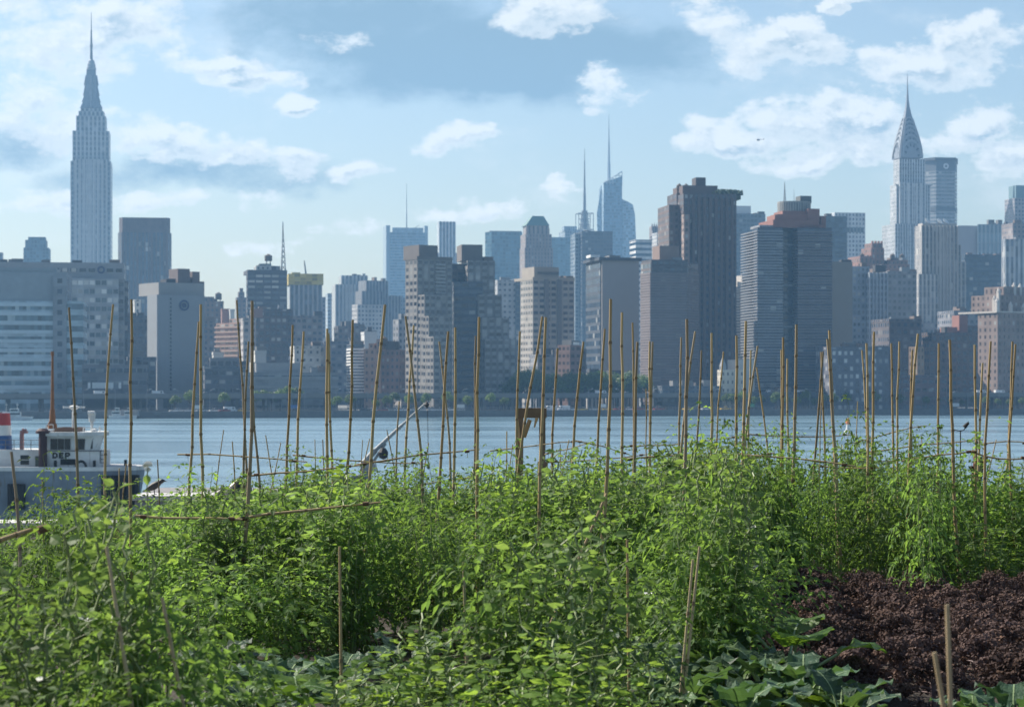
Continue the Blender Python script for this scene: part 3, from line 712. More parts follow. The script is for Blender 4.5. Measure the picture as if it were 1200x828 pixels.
b.box('walls', 845, 872, 433, d=14, xl=842, bay=2, fl=3.4); b.box('right_wing', 866, 884, 421, d0=4, d=12, mat=plain('cream_wing', (.5, .47, .42), .8))
m = MB(); a = b.u(847, 1.5); m.lathe([(1.6, b.z(434)), (1.6, b.z(429)), (0, b.z(417))], 8, cx=a, cy=1.5); m.build('turret', [plain('turret_slate', (.3, .3, .3), .7)], b.o)

# ===== red crowned twin tower
sm_ = fac((.06, .06, .075), (.03, .045, .07), .9, .6, pale=.05); sb = plain('band_grey', (.25, .255, .27), .6, scale=.3, var=.12); sbr = plain('band_brown_grey', (.16, .135, .14), .7, scale=.3)
terra = plain('terracotta', (.26, .12, .095), .85, scale=.2)
b = B('red_crowned_twin_tower', 'twin dark towers with thin pale bands, joined under a stepped red crown and round drum', 955, 889, 10, cat='apartment tower', mat=sm_)
b.box('left_tower', 888, 917, 266, d=26, xl=883, bay=2.6, fl=3)
b.box('centre_recess', 917, 935.5, 262, d0=7, d=20, mat=fac((.035, .045, .06), (.025, .04, .06), .9, .7, pale=.04), bay=2.6, fl=3)
b.box('right_tower', 935, 975, 266, d=28, bay=2.6, fl=3)
b.bands('left_floor_band', 888, 916.6, 270, 462, 58, 0, 25.5, sb, h=.42, proud=.35); b.bands('right_floor_band', 935.4, 974.6, 270, 462, 58, 0, 27.5, sbr, h=.55, proud=.35)
for y in (286, 334, 383):
    m = MB(); m.box(b.u(917), b.u(935.3), 6.3, 7.2, b.z(y), b.z(y) + .7); m.build('link_band', [sb], b.o)
for (x0, x1, yt, yb, d0, dd) in ((906, 960, 257, 266.4, 2, 22), (911, 954, 250.5, 257.3, 5, 16), (917, 950, 246.5, 251, 6, 13), (947, 960.5, 243.5, 257, 4, 7), (962, 968, 252, 266, 6, 10), (908, 914, 251, 258, 4, 7)): b.box('crown_step', x0, x1, yt, yb, d0=d0, d=dd, mat=terra)
b.box('left_parapet', 890, 906, 263.5, 266.4, d0=2, d=14, mat=sb); b.box('right_parapet', 936, 968, 262.5, 266.4, d0=2, d=14, mat=terra)
a = b.u(930.5, 14); m = MB(); rd = 7.0; n = 20
m.prism([(a + 7.4 * math.cos(t * 2 * math.pi / n), 14 + 6.5 * math.sin(t * 2 * math.pi / n)) for t in range(n)], b.z(252, 14), b.z(236, 14), 1.2, 8); m.build('round_drum', [fac((.3, .29, .27), (.09, .09, .09), .5, .8, pale=0, grough=.6), ROOF], b.o)
b.box('drum_box', 938, 951, 228.5, 237, d0=12, d=7, mat=plain('drum_grey', (.12, .13, .13), .8)); b.mast('mast', 919.5, 212, 237, 14, .6, .1, lattice=True); b.mast('whip_mast', 930.5, 221, 236, 14, .15, .05)
b = simple('dark_glass_tower', 'dark blue glass tower behind the right half of the twin tower', 1500, 940, 992.5, 254.5, fac((.05, .07, .09), (.035, .055, .08), .9, .75, pale=.03), d=26, clut=3)
b = B('white_grid_tower', 'white tower with a fine window grid and one dark strip below the roof', 1900, 986, 10, cat='skyscraper', mat=fac((.55, .55, .54), (.08, .1, .13), .5, .55, pale=0))
b.box('tower', 978, 1014, 249, d=30, bay=3, fl=3.8); m = MB(); m.box(b.u(992), b.u(1012), -.5, .3, b.z(272), b.z(266.5)); m.build('dark_strip', [fac((.3, .3, .3), (.03, .04, .05), .8, 1, pale=0)], b.o)
b = B('blank_tan_slab', 'slab with a blank tan end wall right of the twin tower', 1010, 977, 12, mat=plain('tan_wall', (.27, .235, .2), .85, scale=.08, var=.1))
b.box('end_wall', 974, 999, 306.5, d=24); b.clutter(976, 998, 306.5, 2, 20, hmax=2)
b = simple('bright_window_block', 'low dark block with many tiny bright windows below the blank tan slab', 930, 974, 1042, 409, fac((.10, .10, .12), (.05, .06, .08), .5, .5, pale=.4, palec=(.5, .5, .5)), d=20, clut=5, bay=2.6)  # the bright windows are pale pane colour
b = B('pale_blue_striped_block', 'pale blue grey apartment block with dotted windows below the crenellated brick towers', 1100, 1001, 12, mat=fac((.24, .27, .31), (.06, .08, .1), .5, .5, pale=.25))
b.box('walls', 999, 1019, 312, d=26, bay=2.4, fl=3); b.box('striped_wing', 1018.5, 1040, 319, d0=-4, d=24, mat=fac((.36, .39, .42), (.07, .09, .12), .5, .62, span=(.24, .27, .31), pale=.1), bay=2.1, fl=3); b.clutter(1000, 1038, 316, 5, 22); b.ribs('pier', [1019 + 4.1 * i for i in range(6)], .6, 319, None, -4, .6, plain('pier_bluish', (.36, .39, .42), .8))
tud = fac((.22, .12, .095), (.06, .05, .05), .42, .5, pale=.12)
b = B('crenellated_brick_towers', 'red brown brick tower group with a crenellated top, below and left of the silver spire', 1400, 1012, 14, cat='apartment tower', mat=tud)
b.box('walls', 1006, 1066, 309, d=30, bay=3); b.box('left_shoulder', 1008, 1023, 300, 309.4, d0=2, d=20); b.box('centre_tower', 1021, 1036, 290, 310, d0=4, d=16); b.box('centre_top', 1022, 1034.5, 284.5, 291, d0=6, d=12); b.box('right_shoulder', 1040, 1064, 304, 310, d0=3, d=20)
for i in range(4):
    m = MB(); a = b.u(1022 + i * 3.6, 5.5); m.box(a, a + 1, 5.5, 7, b.z(285, 6), b.z(282, 6)); m.build('merlon', [terra], b.o)
for x in (1010, 1046, 1057): b.tank(x, 306, 12, 1.6, 2.4)
b.clutter(1006, 1064, 305, 7, 24, hmax=4)
b = simple('grey_brown_grid_block', 'grey brown block with a regular window grid below the crenellated brick towers', 1200, 1040, 1074, 320, fac((.22, .21, .22), (.06, .07, .08), .55, .5, pale=.15), d=26, clut=4, bay=2.6)
# silver spired skyscraper
ch = fac((.55, .55, .54), (.06, .075, .09), .55, .56, span=(.2, .21, .23), pale=.04); chs = plain('spire_steel', (.27, .28, .30), .4, .4, var=.2, scale=.1)
b = B('silver_spired_skyscraper', 'white brick skyscraper with a silver scalloped crown and needle spire', 2040, 1051, 11, cat='skyscraper', mat=ch)
b.box('tower', 1050.5, 1090, 216, d=30, xl=1043, bay=2.5, fl=3.6); b.box('centre_bay', 1054, 1084, 214, d0=-1.6, d=3, bay=2.5, fl=3.6)
b.box('shoulder', 1054, 1084, 186, 217, d0=2.5, d=24, xl=1048, bay=2.5, fl=3.6); b.box('lower_wing', 1049, 1094, 262, d0=-2.5, d=34, bay=2.5, fl=3.6)
b.ribs('pier', [1054.5 + 4.9 * i for i in range(7)], 1.3, 214, None, -1.6, .9, plain('pier_white', (.55, .55, .54), .8))
for x, dd in ((1050.5, 0), (1090, 0)):
    m = MB(); a = b.u(x, 0); m.tube((a, 0, b.z(217)), (a + (-2.2 if x < 1070 else 2.2), -1.6, b.z(215.6)), .8, .3, 6); m.build('eagle_ledge', [chs], b.o)
cc = (b.u(1054, 2.5) + b.u(1084, 2.5)) / 2; cd = 14.5
m = MB()
lv = [(186, 11.2), (178, 10.7), (169, 9.6), (160, 8.0), (151, 6.2), (142, 4.3), (133, 2.7), (125, 1.6), (117, .95), (105, .5), (86, .15)]
for (y0, h0), (y1, h1) in zip(lv, lv[1:]):
    s0 = [(cc - h0, cd - h0), (cc + h0, cd - h0), (cc + h0, cd + h0), (cc - h0, cd + h0)]; s1 = [(cc - h1, cd - h1), (cc + h1, cd - h1), (cc + h1, cd + h1), (cc - h1, cd + h1)]
    m.prism(s0, b.z(y0, cd), b.z(y1, cd), 3, 3, top=s1, mt=0)
m.build('crown', [chs], b.o)
dk = plain('arch_window', (.05, .055, .06), .3); chr_ = plain('arch_rim', (.36, .37, .38), .4, .3)
def hw(z):
    for (y0, h0), (y1, h1) in zip(lv, lv[1:]):
        z0, z1 = b.z(y0, cd), b.z(y1, cd)
        if z0 <= z <= z1: return h0 + (h1 - h0) * (z - z0) / (z1 - z0)
    return h1
for L in range(6):
    m = MB(); y0 = 185 - L * 7.6; z0 = b.z(y0, cd); h = hw(z0) * .86; hh = h * 1.75
    for fx, fy in ((0, -1), (-1, 0), (1, 0), (0, 1)):
        N = 12
        for i in range(N):
            t0, t1 = math.pi * i / N, math.pi * (i + 1) / N
            def pt(t, k, o):
                u_, z_ = h * k * math.cos(t), z0 + hh * k * math.sin(t); e = hw(z_) + o
                return (cc + u_, cd + fy * e, z_) if fy else (cc + fx * e, cd + u_, z_)
            m.face([pt(t0, .86, .75), pt(t0, 1, .75), pt(t1, 1, .75), pt(t1, .86, .75)]); m.face([pt(t0, 1, .75), pt(t0, 1, -.5), pt(t1, 1, -.5), pt(t1, 1, .75)])
            if i % 2 == 0: m.face([pt(t0, .60, .4), pt((t0 + t1) / 2, .84, .4), pt(t1, .60, .4)], None, 1)
    m.build('crown_arch', [chr_, dk], b.o)
# octagonal slab with dark cap
met = fac((.27, .28, .29), (.07, .085, .1), .9, .45, span=(.27, .28, .29), pale=.03)
b = B('octagonal_slab_tower', 'grey slab tower with dark overhanging cap and pale round emblem, beside the silver spire', 2250, 1098, 11, cat='skyscraper', mat=met)
og = [(1097, 0), (1119, 0), (1121.5, 10), (1121.5, 34), (1090, 34), (1082, 14)]
b.poly('tower', og, 200, bay=3, fl=3.8); b.poly('sign_band', og, 187.5, 200.3, mat=plain('sign_band_dark', (.09, .105, .125), .6)); b.poly('cap', [(1096, -1.5), (1120, -1.5), (1122.5, 10), (1122.5, 36), (1089, 36), (1080.5, 14)], 184.5, 187.8, mat=plain('cap_dark', (.05, .055, .065), .6))
b.poly('louvre_strip', [(1096.8, -.6), (1119.2, -.6), (1121.8, 10), (1121.8, 34), (1090, 34.6), (1081.8, 14)], 242.5, 247, mat=plain('louvre_strip', (.07, .08, .09), .6))
EM2 = plain('emblem_pale', (.6, .62, .63), .5); b.disc('round_emblem', 1108.5, 194.5, 3.3, EM2, ring=.45, proud=.5)
for i in range(4):
    an = i * math.pi / 2 + .4; m = MB(); a = b.u(1108.5); z = b.z(194.5); m.box(a + 2.6 * math.cos(an) - .5, a + 2.6 * math.cos(an) + .5, -.6, -.2, z + 2.6 * math.sin(an) - .5, z + 2.6 * math.sin(an) + .5); m.build('emblem_lobe', [EM2], b.o)
# white tower with dishes
wd = fac((.45, .42, .39), (.07, .08, .1), .5, .85, span=(.25, .24, .24), pale=.05)
b = B('dish_topped_tower', 'pale stone striped tower with set backs and three white dishes on its roof', 1290, 1081, 12, cat='skyscraper', mat=wd)
b.box('tower', 1079.5, 1122, 264, d=26, xl=1072, bay=2.6, fl=3.4); b.box('attic', 1081, 1121, 261.5, 264.4, d0=1.5, d=max(3, b.d - 3), mat=plain('attic_stone', (.42, .39, .36), .8)); b.box('left_step', 1076.5, 1100, 321, d0=-5, d=22, xl=1070, bay=2.6, fl=3.4); b.box('right_step', 1118, 1126.5, 286, d0=3, d=22, bay=2.6, fl=3.4); b.box('lower_right_step', 1120, 1132, 306, d0=4, d=22, bay=2.6, fl=3.4); b.box('base', 1066, 1140, 378, d0=-8, d=40, mat=fac((.24, .23, .24), GL, .5, .5, pale=.12))
b.ribs('pier', [1080 + 4.2 * i for i in range(11)], .7, 264, None, 0, .7, plain('pier_stone', (.45, .42, .39), .8))
for x in (1086, 1100, 1107):
    m = MB(); a = b.u(x, 4); z = b.z(260.5, 4); m.lathe([(0, 0), (.9, .12), (1.7, .55), (2.1, 1.0)], 14); o = m.build('satellite_dish', [WHITEP], b.o, smooth=True); o.location = (a, 4, z + .4); o.rotation_euler = (R(50), 0, R(35))
    m = MB(); m.tube((a, 4.3, z - 1.2), (a, 4.2, z + .6), .2, .2, 6); m.build('dish_mount', [STEEL], b.o)
b = B('white_walled_glass_block', 'block with a blank pale grey wall and a wavy glass front to its right', 1700, 1146, 11, cat='office block', mat=plain('wall_pale', (.36, .36, .37), .7, scale=.1, var=.1))
b.box('blank_wall', 1123, 1145.5, 264.5, d=30)
n = 9; pts = [(1145.6 + (1189 - 1145.6) * i / n, -2.2 - 2.2 * math.sin(i / n * math.pi)) for i in range(n + 1)] + [(1189, 30), (1145.6, 30)]
b.poly('glass_front', pts, 263, mat=fac((.34, .40, .43), (.09, .14, .17), .55, .85, span=(.2, .27, .3), pale=.1), bay=2.6, fl=7); b.clutter(1150, 1186, 263, 6, 24, hmax=4.5, mats=[STEEL, ROOF])
b = simple('dark_blue_grid_block', 'dark blue glass block with a flat roof under the wavy glass front', 1480, 1131, 1173, 300, fac((.05, .07, .095), (.035, .055, .08), .85, .6, pale=.05), d=30, clut=3)
b = B('teal_capped_tower', 'stepped stone tower with a teal cap cut off by the right edge of the skyline', 2000, 1188, 11, cat='skyscraper', mat=fac((.30, .28, .28), GL, .45, .55))
b.box('tower', 1189, 1216, 232, d=22); b.box('teal_cap', 1190.5, 1214, 217, 232.4, d0=2, d=16, mat=plain('teal_cap', (.16, .25, .27), .6))
b = simple('brown_shoulder_block', 'plain brown block in front of the teal capped tower at the right edge', 1600, 1187, 1216, 263, fac((.24, .2, .19), GL, .4, .45), d=20, clut=2)
b = simple('pale_edge_block', 'pale block with vertical stripes at the right edge, below the plain brown block', 1380, 1178, 1216, 282, fac((.42, .44, .45), (.07, .09, .12), .5, 1), d=22, clut=3, xl=1174)
# pinnacled brown tower
b = B('pinnacled_brown_tower', 'brown brick tower with pale pinnacles and a sunlit left face at the right edge', 985, 1170, 33, cat='apartment tower', mat=fac((.25, .185, .16), (.07, .06, .06), .36, .5, pale=.12))
b.box('walls', 1169, 1222, 366, xl=1146, d=28, bay=2.8, fl=3); b.box('upper_tower', 1172, 1215, 345, 366.4, d0=4, d=18, bay=2.8, fl=3); b.box('top_block', 1176, 1200, 335, 345.4, d0=7, d=12)
wt = plain('pinnacle_pale', (.55, .5, .45), .8)
wall_d = b.d if False else 18
for i, (x, d0, y) in enumerate(((1169, 0, 348), (1166, 4, 345), (1171, 4.3, 336), (1179, 7.5, 331), (1185, 0, 352), (1189, 7, 329), (1200, 0, 354), (1196, 7, 330))):
    m = MB(); a = b.u(x, d0); m.box(a - .7, a + .7, d0 - .3, d0 + 1.1, b.z(366, d0), b.z(y + 5, d0)); m.lathe([(1.0, b.z(y + 5, d0)), (0, b.z(y, d0))], 6, cx=a, cy=d0 + .4); m.build('pinnacle', [wt], b.o)
m = MB(); a = b.u(1169); m.box(a - .4, a + 20, -.4, .2, b.z(366), b.z(364.4)); m.box(a - .5, a + .1, -.4, 24, b.z(366.5), b.z(364.4)); m.build('pale_cornice', [wt], b.o)
# brown mid-rises on the right
simple('dark_maroon_block', 'dark maroon block in front of the dish topped tower', 1050, 1042, 1080, 376, fac((.10, .085, .09), GL, .5, .5, pale=.1), d=24, clut=3)
b = simple('brown_terraced_block', 'dark brown block with a reddish stair tower and planted roof terraces', 1060, 1092, 1148, 392, fac((.12, .09, .085), GL, .5, .5, pale=.08), d=26, clut=5)
b.box('red_stair_tower', 1124, 1134, 369, 392.4, d0=5, d=9, mat=terra); b.box('roof_house', 1110, 1122, 383, 392.4, d0=4, d=9, mat=terra); b.box('right_terrace', 1128, 1147, 381, d0=10, d=14)
b = B('tan_edged_block', 'dark block with a sunlit tan left edge low on the right', 1000, 1090, 22, mat=fac((.11, .09, .09), GL, .5, .45, pale=.08))
b.box('walls', 1089, 1122, 400, d=20, xl=1083, bay=2.8)
b = B('orange_edged_block', 'low block whose sunlit left side shows orange tan windows', 985, 1075, 34, mat=fac((.26, .18, .12), (.08, .07, .06), .4, .5, pale=.1))
b.box('walls', 1075, 1083, 406, xl=1065, d=16, bay=2, fl=3)
simple('maroon_low_block', 'long low maroon block beside the elevated road', 940, 1042, 1110, 442, fac((.13, .085, .085), GL, .7, .4, pale=.1), d=18, clut=3)
simple('dim_corner_block', 'dim brown block between the terraced block and the pinnacled tower', 1080, 1128, 1152, 398, fac((.11, .09, .09), GL, .5, .5, pale=.06), d=20, clut=2)
simple('grey_setback_block', 'grey block with roof plants under the dark blue grid block', 1220, 1118, 1160, 366, fac((.2, .2, .22), GL, .55, .5, pale=.1), d=24, clut=5)
simple('dark_foot_block', 'dark block at the foot of the twin tower facing the road', 930, 884, 972, 462, fac((.08, .085, .1), GL, .8, .4, pale=.06), d=12, clut=4)
simple('grey_foot_block', 'low grey terrace at the foot of the brown banded block and ribbed tower', 925, 776, 846, 455, fac((.13, .14, .16), GL, .7, .5, pale=.12), d=14, clut=6)
# ------------------------------------------------------------------ landmarks used to tell repeats apart in their labels
LM = [(-99, 78, 'the ribbon windowed hospital'), (78, 136, 'the needle topped skyscraper'), (136, 170, 'the dark brown tower'), (170, 243, 'the windowless tower'),
      (243, 287, 'the brick balcony block'), (287, 338, 'the lattice mast tower'), (338, 381, 'the yellow topped tower'), (381, 424, 'the pale striped tower'),
      (424, 470, 'the pink brick block'), (470, 512, 'the sunlit stepped tower'), (512, 546, 'the thin white striped tower'), (546, 605, 'the brown stepped tower'),
      (605, 650, 'the green pyramid roof'), (650, 684, 'the red brick building'), (684, 706, 'the dark glass flank'), (706, 750, 'the blank concrete slab'),
      (750, 784, 'the tan penthouse'), (784, 842, 'the tall ribbed tower'), (842, 882, 'the cream turret house'), (882, 917, 'the left twin tower'),
      (917, 975, 'the red crowned tower'), (975, 1000, 'the blank tan slab'), (1000, 1042, 'the crenellated brick towers'), (1042, 1070, 'the silver spire'), (1070, 1123, 'the dish topped tower'),
      (1123, 1148, 'the blank grey wall'), (1148, 1300, 'the pinnacled brown tower')]
ORD = ['leftmost', 'second from left', 'third from left', 'fourth from left', 'fifth from left', 'sixth from left', 'seventh from left', 'eighth from left', 'ninth from left']
def lm(px):
    for a, b_, t in LM:
        if a <= px < b_: return t
    return LM[0][2] if px < 0 else LM[-1][2]
def number(items, phrase):
    """items = [(px, object, look)]; writes a label that tells each from its neighbours: look, landmark, then its order"""
    by = {}
    for px, o, look in items: by.setdefault((look, lm(px)), []).append((px, o))
    for (look, mark), lst in by.items():
        lst.sort(key=lambda e: e[0])
        for i, (px, o) in enumerate(lst):
            if len(lst) == 1: o['label'] = phrase % (look, mark)
            elif len(lst) == 2: o['label'] = (phrase % (look, mark)) + (', the left one' if i == 0 else ', the right one')
            else:
                o['label'] = (phrase % (look, mark)) + ', ' + (ORD[i] if i < len(ORD) else ORD[len(lst) - 1 - i].replace('left', 'right').replace('from right', 'from right'))

# ------------------------------------------------------------------ water, banks
m, k, out = newmat('river_water')
b_ = k.n('ShaderNodeBsdfPrincipled')
tc = k.n('ShaderNodeTexCoord').outputs['Object']
mp = k.n('ShaderNodeMapping'); mp.inputs['Scale'].default_value = (1, .45, 1); mp.inputs['Rotation'].default_value = (0, 0, R(20)); k.l(tc, mp.inputs[0])
n1 = k.noise(mp.outputs[0], .35, 4, .6); n2 = k.noise(mp.outputs[0], .035, 3, .5)
n3 = k.noise(mp.outputs[0], 1.6, 3, .6); h = k.m('ADD', k.m('ADD', n1, k.m('MULTIPLY', n3, .35)), k.m('MULTIPLY', n2, 1.6))
mp2 = k.n('ShaderNodeMapping'); mp2.inputs['Scale'].default_value = (.006, .03, 1); mp2.inputs['Rotation'].default_value = (0, 0, R(8)); k.l(tc, mp2.inputs[0]); streak = k.noise(mp2.outputs[0], 1.0, 6, .65)
bn = k.n('ShaderNodeBump'); bn.inputs['Strength'].default_value = .55; bn.inputs['Distance'].default_value = 1.0
k.l(h, bn.inputs['Height']); k.l(bn.outputs[0], b_.inputs['Normal'])
k.l(k.mix(k.sm(streak, .3, .7), (.10, .17, .215), (.16, .25, .30)), b_.inputs['Base Color']); k.l(k.sm(streak, .35, .65, .12, .34), b_.inputs['Roughness']); b_.inputs['IOR'].default_value = 1.333
k.l(b_.outputs[0], out.inputs[0])
WATER = m
m = MB(); m.face([(-3500, 60, 0), (3500, 60, 0), (3500, 1400, 0), (-3500, 1400, 0)])
tag(m.build('river', [WATER]), kind='structure')

GRD = plain('far_ground', (.16, .16, .15), .95, scale=.02)
m = MB()
xs_ = [-3000, -600, -300, -150, 0, 150, 300, 600, 3000]
SH = lambda x: shore(max(-600, min(600, x)))
for a, b_ in zip(xs_, xs_[1:]): m.face([(a, SH(a) + 1, LAND), (b_, SH(b_) + 1, LAND), (b_, 9000, LAND), (a, 9000, LAND)])
tag(m.build('ground', [GRD]), kind='structure')
m = MB(); m.box(-3000, 3000, -400, 62, -1, 3.0); tag(m.build('near_ground', [GRD]), kind='structure')
WALLM = plain('seawall_stone', (.12, .12, .12), .9, scale=.6, var=.4)
m = MB()
for a, b_ in zip(xs_, xs_[1:]):
    m.prism([(a, SH(a)), (b_, SH(b_)), (b_, SH(b_) + 1.6), (a, SH(a) + 1.6)], -1, LAND + .5, 6, 3)
tag(m.build('seawall', [WALLM, WALLM]), kind='structure')
# elevated road along the bank
RD = plain('viaduct_concrete', (.10, .105, .105), .85, scale=.2)
RD2 = plain('viaduct_parapet', (.16, .17, .17), .8, scale=.3)
m = MB()
def offs(x, d): return (x - .29 * d, SH(x) + .96 * d)
for x in range(-330, 330, 12):
    for dd in (22, 33):
        p = offs(x, dd); m.tube((p[0], p[1], LAND), (p[0], p[1], 7.2), .6, .6, 6)
hr = tag(m.build('elevated_road', [RD]), kind='structure')
m = MB(); p = [offs(-340, 19), offs(340, 19), offs(340, 36), offs(-340, 36)]
m.prism(p, 7.2, 8.3, 10, 3, bottom=True); m.build('road_deck', [RD, RD], hr)
m = MB(); p = [offs(-340, 18.6), offs(340, 18.6), offs(340, 19.0), offs(-340, 19.0)]
m.prism(p, 7.6, 9.4, 6, 3, bottom=True); m.build('road_parapet', [RD2, RD2], hr)
m = MB()
for x in range(-330, 330, 3):
    p = offs(x, 1.4); m.tube((p[0], p[1], LAND + .45), (p[0], p[1], LAND + 1.6), .06, .06, 4)
for z in (1.0, 1.6):
    p, q = offs(-330, 1.4), offs(330, 1.4); m.tube((p[0], p[1], LAND + z), (q[0], q[1], LAND + z), .06, .06, 4)
o = m.build('promenade_railing', [STEEL]); tag(o, 'long thin steel railing along the edge of the far sea wall', 'railing')

# ------------------------------------------------------------------ trees on the bank
def leafmat(name, c, t, rough=.45, tr=.42, var=.5, spec=.4, bump=0.0):
    m, k, out = newmat(name)
    at = k.n('ShaderNodeAttribute', attribute_name='tone').outputs['Fac']
    oi = k.n('ShaderNodeObjectInfo').outputs['Random']
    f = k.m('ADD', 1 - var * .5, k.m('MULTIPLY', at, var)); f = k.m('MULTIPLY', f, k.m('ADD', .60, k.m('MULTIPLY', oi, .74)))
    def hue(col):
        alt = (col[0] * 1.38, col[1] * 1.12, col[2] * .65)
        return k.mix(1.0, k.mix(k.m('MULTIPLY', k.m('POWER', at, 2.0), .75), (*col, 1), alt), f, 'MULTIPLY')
    d = k.n('ShaderNodeBsdfPrincipled'); k.l(hue(c), d.inputs['Base Color']); d.inputs['Roughness'].default_value = rough; d.inputs['Specular IOR Level'].default_value = spec
    tl = k.n('ShaderNodeBsdfTranslucent'); k.l(hue(t), tl.inputs[0])
    if bump:
        tc = k.n('ShaderNodeTexCoord').outputs['Object']; vo = k.n('ShaderNodeTexVoronoi', feature='DISTANCE_TO_EDGE'); vo.inputs['Scale'].default_value = 42; k.l(tc, vo.inputs['Vector'])
        bn = k.n('ShaderNodeBump'); bn.inputs['Strength'].default_value = bump; bn.inputs['Distance'].default_value = .02; k.l(k.m('ADD', k.m('MINIMUM', vo.outputs['Distance'], .25), k.m('MULTIPLY', k.noise(tc, 30, 3), .3)), bn.inputs['Height']); k.l(bn.outputs[0], d.inputs['Normal'])
    mx = k.n('ShaderNodeMixShader'); mx.inputs[0].default_value = tr
    k.l(d.outputs[0], mx.inputs[1]); k.l(tl.outputs[0], mx.inputs[2]); k.l(mx.outputs[0], out.inputs[0])
    return m
TREEL = leafmat('tree_leaf', (.075, .125, .04), (.15, .25, .05))
BARK = plain('bark', (.07, .055, .045), .9)
def rdir(r):
    z = r.uniform(-1, 1); a = r.uniform(0, 6.283); q = math.sqrt(1 - z * z)
    return Vector((q * math.cos(a), q * math.sin(a), z))
def make_tree(seed, h=11, w=5.0):
    r = random.Random(seed)
    root = empty('shore_tree'); tr = MB(); cr_ = MB(); cr_.tone = []
    tr.tube((0, 0, -.2), (0, 0, h * .45), .32, .2, 7)
    lobes = []
    for i in range(13):
        d = rdir(r); d.z = abs(d.z) * .9 - .15
        c = Vector((d.x * w * .62 * r.uniform(.4, 1), d.y * w * .62 * r.uniform(.4, 1), h * .62 + d.z * h * .30))
        lobes.append((c, r.uniform(1.2, 2.2))); tr.tube((0, 0, h * .35), c, .13, .04, 5)
    for c, q in lobes:
        tn = r.random() * .5
        for i in range(150):
            d = rdir(r); p = c + d * q * r.uniform(.55, 1.12); nn = (d + rdir(r) * .8).normalized()
            a = nn.cross(Vector((.3, .2, 1))).normalized(); bb = nn.cross(a); s_ = r.uniform(.2, .42)
            cr_.face([p - a * s_, p - bb * s_ * .6, p + a * s_, p + bb * s_ * .6]); cr_.tone.append(min(1, tn + r.random() * .5))
    tr.build('trunk', [BARK], root); cr_.build('crown', [TREEL], root)
    return root
protos = [make_tree(i, 10 + i, 4.6 + .5 * i) for i in range(4)]
used = [False] * 4
spots = []
rt = random.Random(11)
for px in list(range(604, 752, 7)): spots.append((px + rt.uniform(-3, 3), rt.uniform(38, 46), rt.uniform(1.2, 1.5)))
for px in (300, 309, 318, 328, 338, 347, 352): spots.append((px, rt.uniform(30, 36) + 8, rt.uniform(.65, .95)))
for px in (205, 222, 262, 395, 410, 452, 462, 440, 480, 500, 525, 548, 575, 590): spots.append((px, rt.uniform(6, 14), rt.uniform(.5, .7)))
for px in range(848, 1075, 12): spots.append((px + rt.uniform(-4, 4), rt.uniform(6, 15), rt.uniform(.45, .75)))
for px in range(1085, 1200, 14): spots.append((px, rt.uniform(6, 12), rt.uniform(.35, .5)))
items = []
for i, (px, dd, s_) in enumerate(spots):
    X = tx(px) * 930; Y = shore(X) + dd; X = tx(px) * Y
    kx = i % 4
    o = protos[kx] if not used[kx] else copy_tree(protos[kx]); used[kx] = True
    o.location = (X, Y, LAND); o.rotation_euler.z = rt.uniform(0, 6.28); o.scale = (s_, s_, s_ * rt.uniform(.9, 1.1))
    tag(o, None, 'tree', 'trees along the far bank')
    items.append((px, o, 'tall leafy' if s_ > .8 else 'low bushy'))
number(items, '%s tree on the far bank below %s')

# ------------------------------------------------------------------ cars on the promenade
CARM = [plain('car_white', (.75, .75, .75), .3, var=.05), plain('car_silver', (.4, .42, .44), .3, .4, var=.05), plain('car_dark', (.03, .035, .045), .3, var=.05), plain('car_red', (.3, .04, .03), .3, var=.05), plain('taxi_yellow', (.7, .45, .05), .35, var=.05)]
CGL = plain('car_glass', (.03, .04, .05), .08, var=.05); TYRE = plain('tyre', (.02, .02, .02), .8)
def make_car(mat, van=False):
    root = empty('parked_car' if not van else 'white_van')
    body = MB(); w = .88
    prof = [(-2.2, .35), (2.2, .35), (2.25, .75), (1.15, .92), (-1.9, .95), (-2.25, .8)] if not van else [(-2.6, .4), (2.5, .4), (2.55, 1.0), (1.9, 1.2), (1.5, 2.1), (-2.6, 2.15)]
    body.face([(x, -w, z) for x, z in prof]); body.face([(x, w, z) for x, z in reversed(prof)])
    for (x0, z0), (x1, z1) in zip(prof, prof[1:] + prof[:1]): body.face([(x0, -w, z0), (x0, w, z0), (x1, w, z1), (x1, -w, z1)])
    if not van:
        rf = [(-.95, 1.42), (.2, 1.42)]; body.box(-.95, .2, -.68, .68, 1.38, 1.45)
    body.build('body', [mat], root)
    g = MB()
    if van: g.box(1.45, 1.95, -.84, .84, 1.25, 1.85); g.box(.6, 1.3, -.9, .9, 1.3, 1.85)
    else: g.prism([(-1.6, -.8), (.95, -.8), (.95, .8), (-1.6, .8)], .92, 1.39, top=[(-.95, -.66), (.2, -.66), (.2, .66), (-.95, .66)])
    g.build('windows', [CGL, CGL], root)
    for x in (-1.4, 1.4):
        for y in (-.8, .8):
            q = MB(); q.tube((x, y - .12, .33), (x, y + .12, .33), .33, .33, 10); q.build('wheel', [TYRE], root)
    return root
cps = [make_car(c) for c in CARM] + [make_car(CARM[0], True)]
LOOK = ['small white', 'silver', 'dark', 'red', 'yellow', 'tall white']
cu = [False] * 6; items = []
cl = [(px, rt.uniform(4, 9)) for px in (205, 212, 219, 228, 236, 252, 263, 270, 282, 428, 434, 441, 448, 455, 461, 468, 474, 487, 497, 507, 516, 527, 538, 546, 620, 634, 645, 652, 660, 671, 682, 696, 704, 712, 726, 738, 748, 772, 806, 828, 850)]
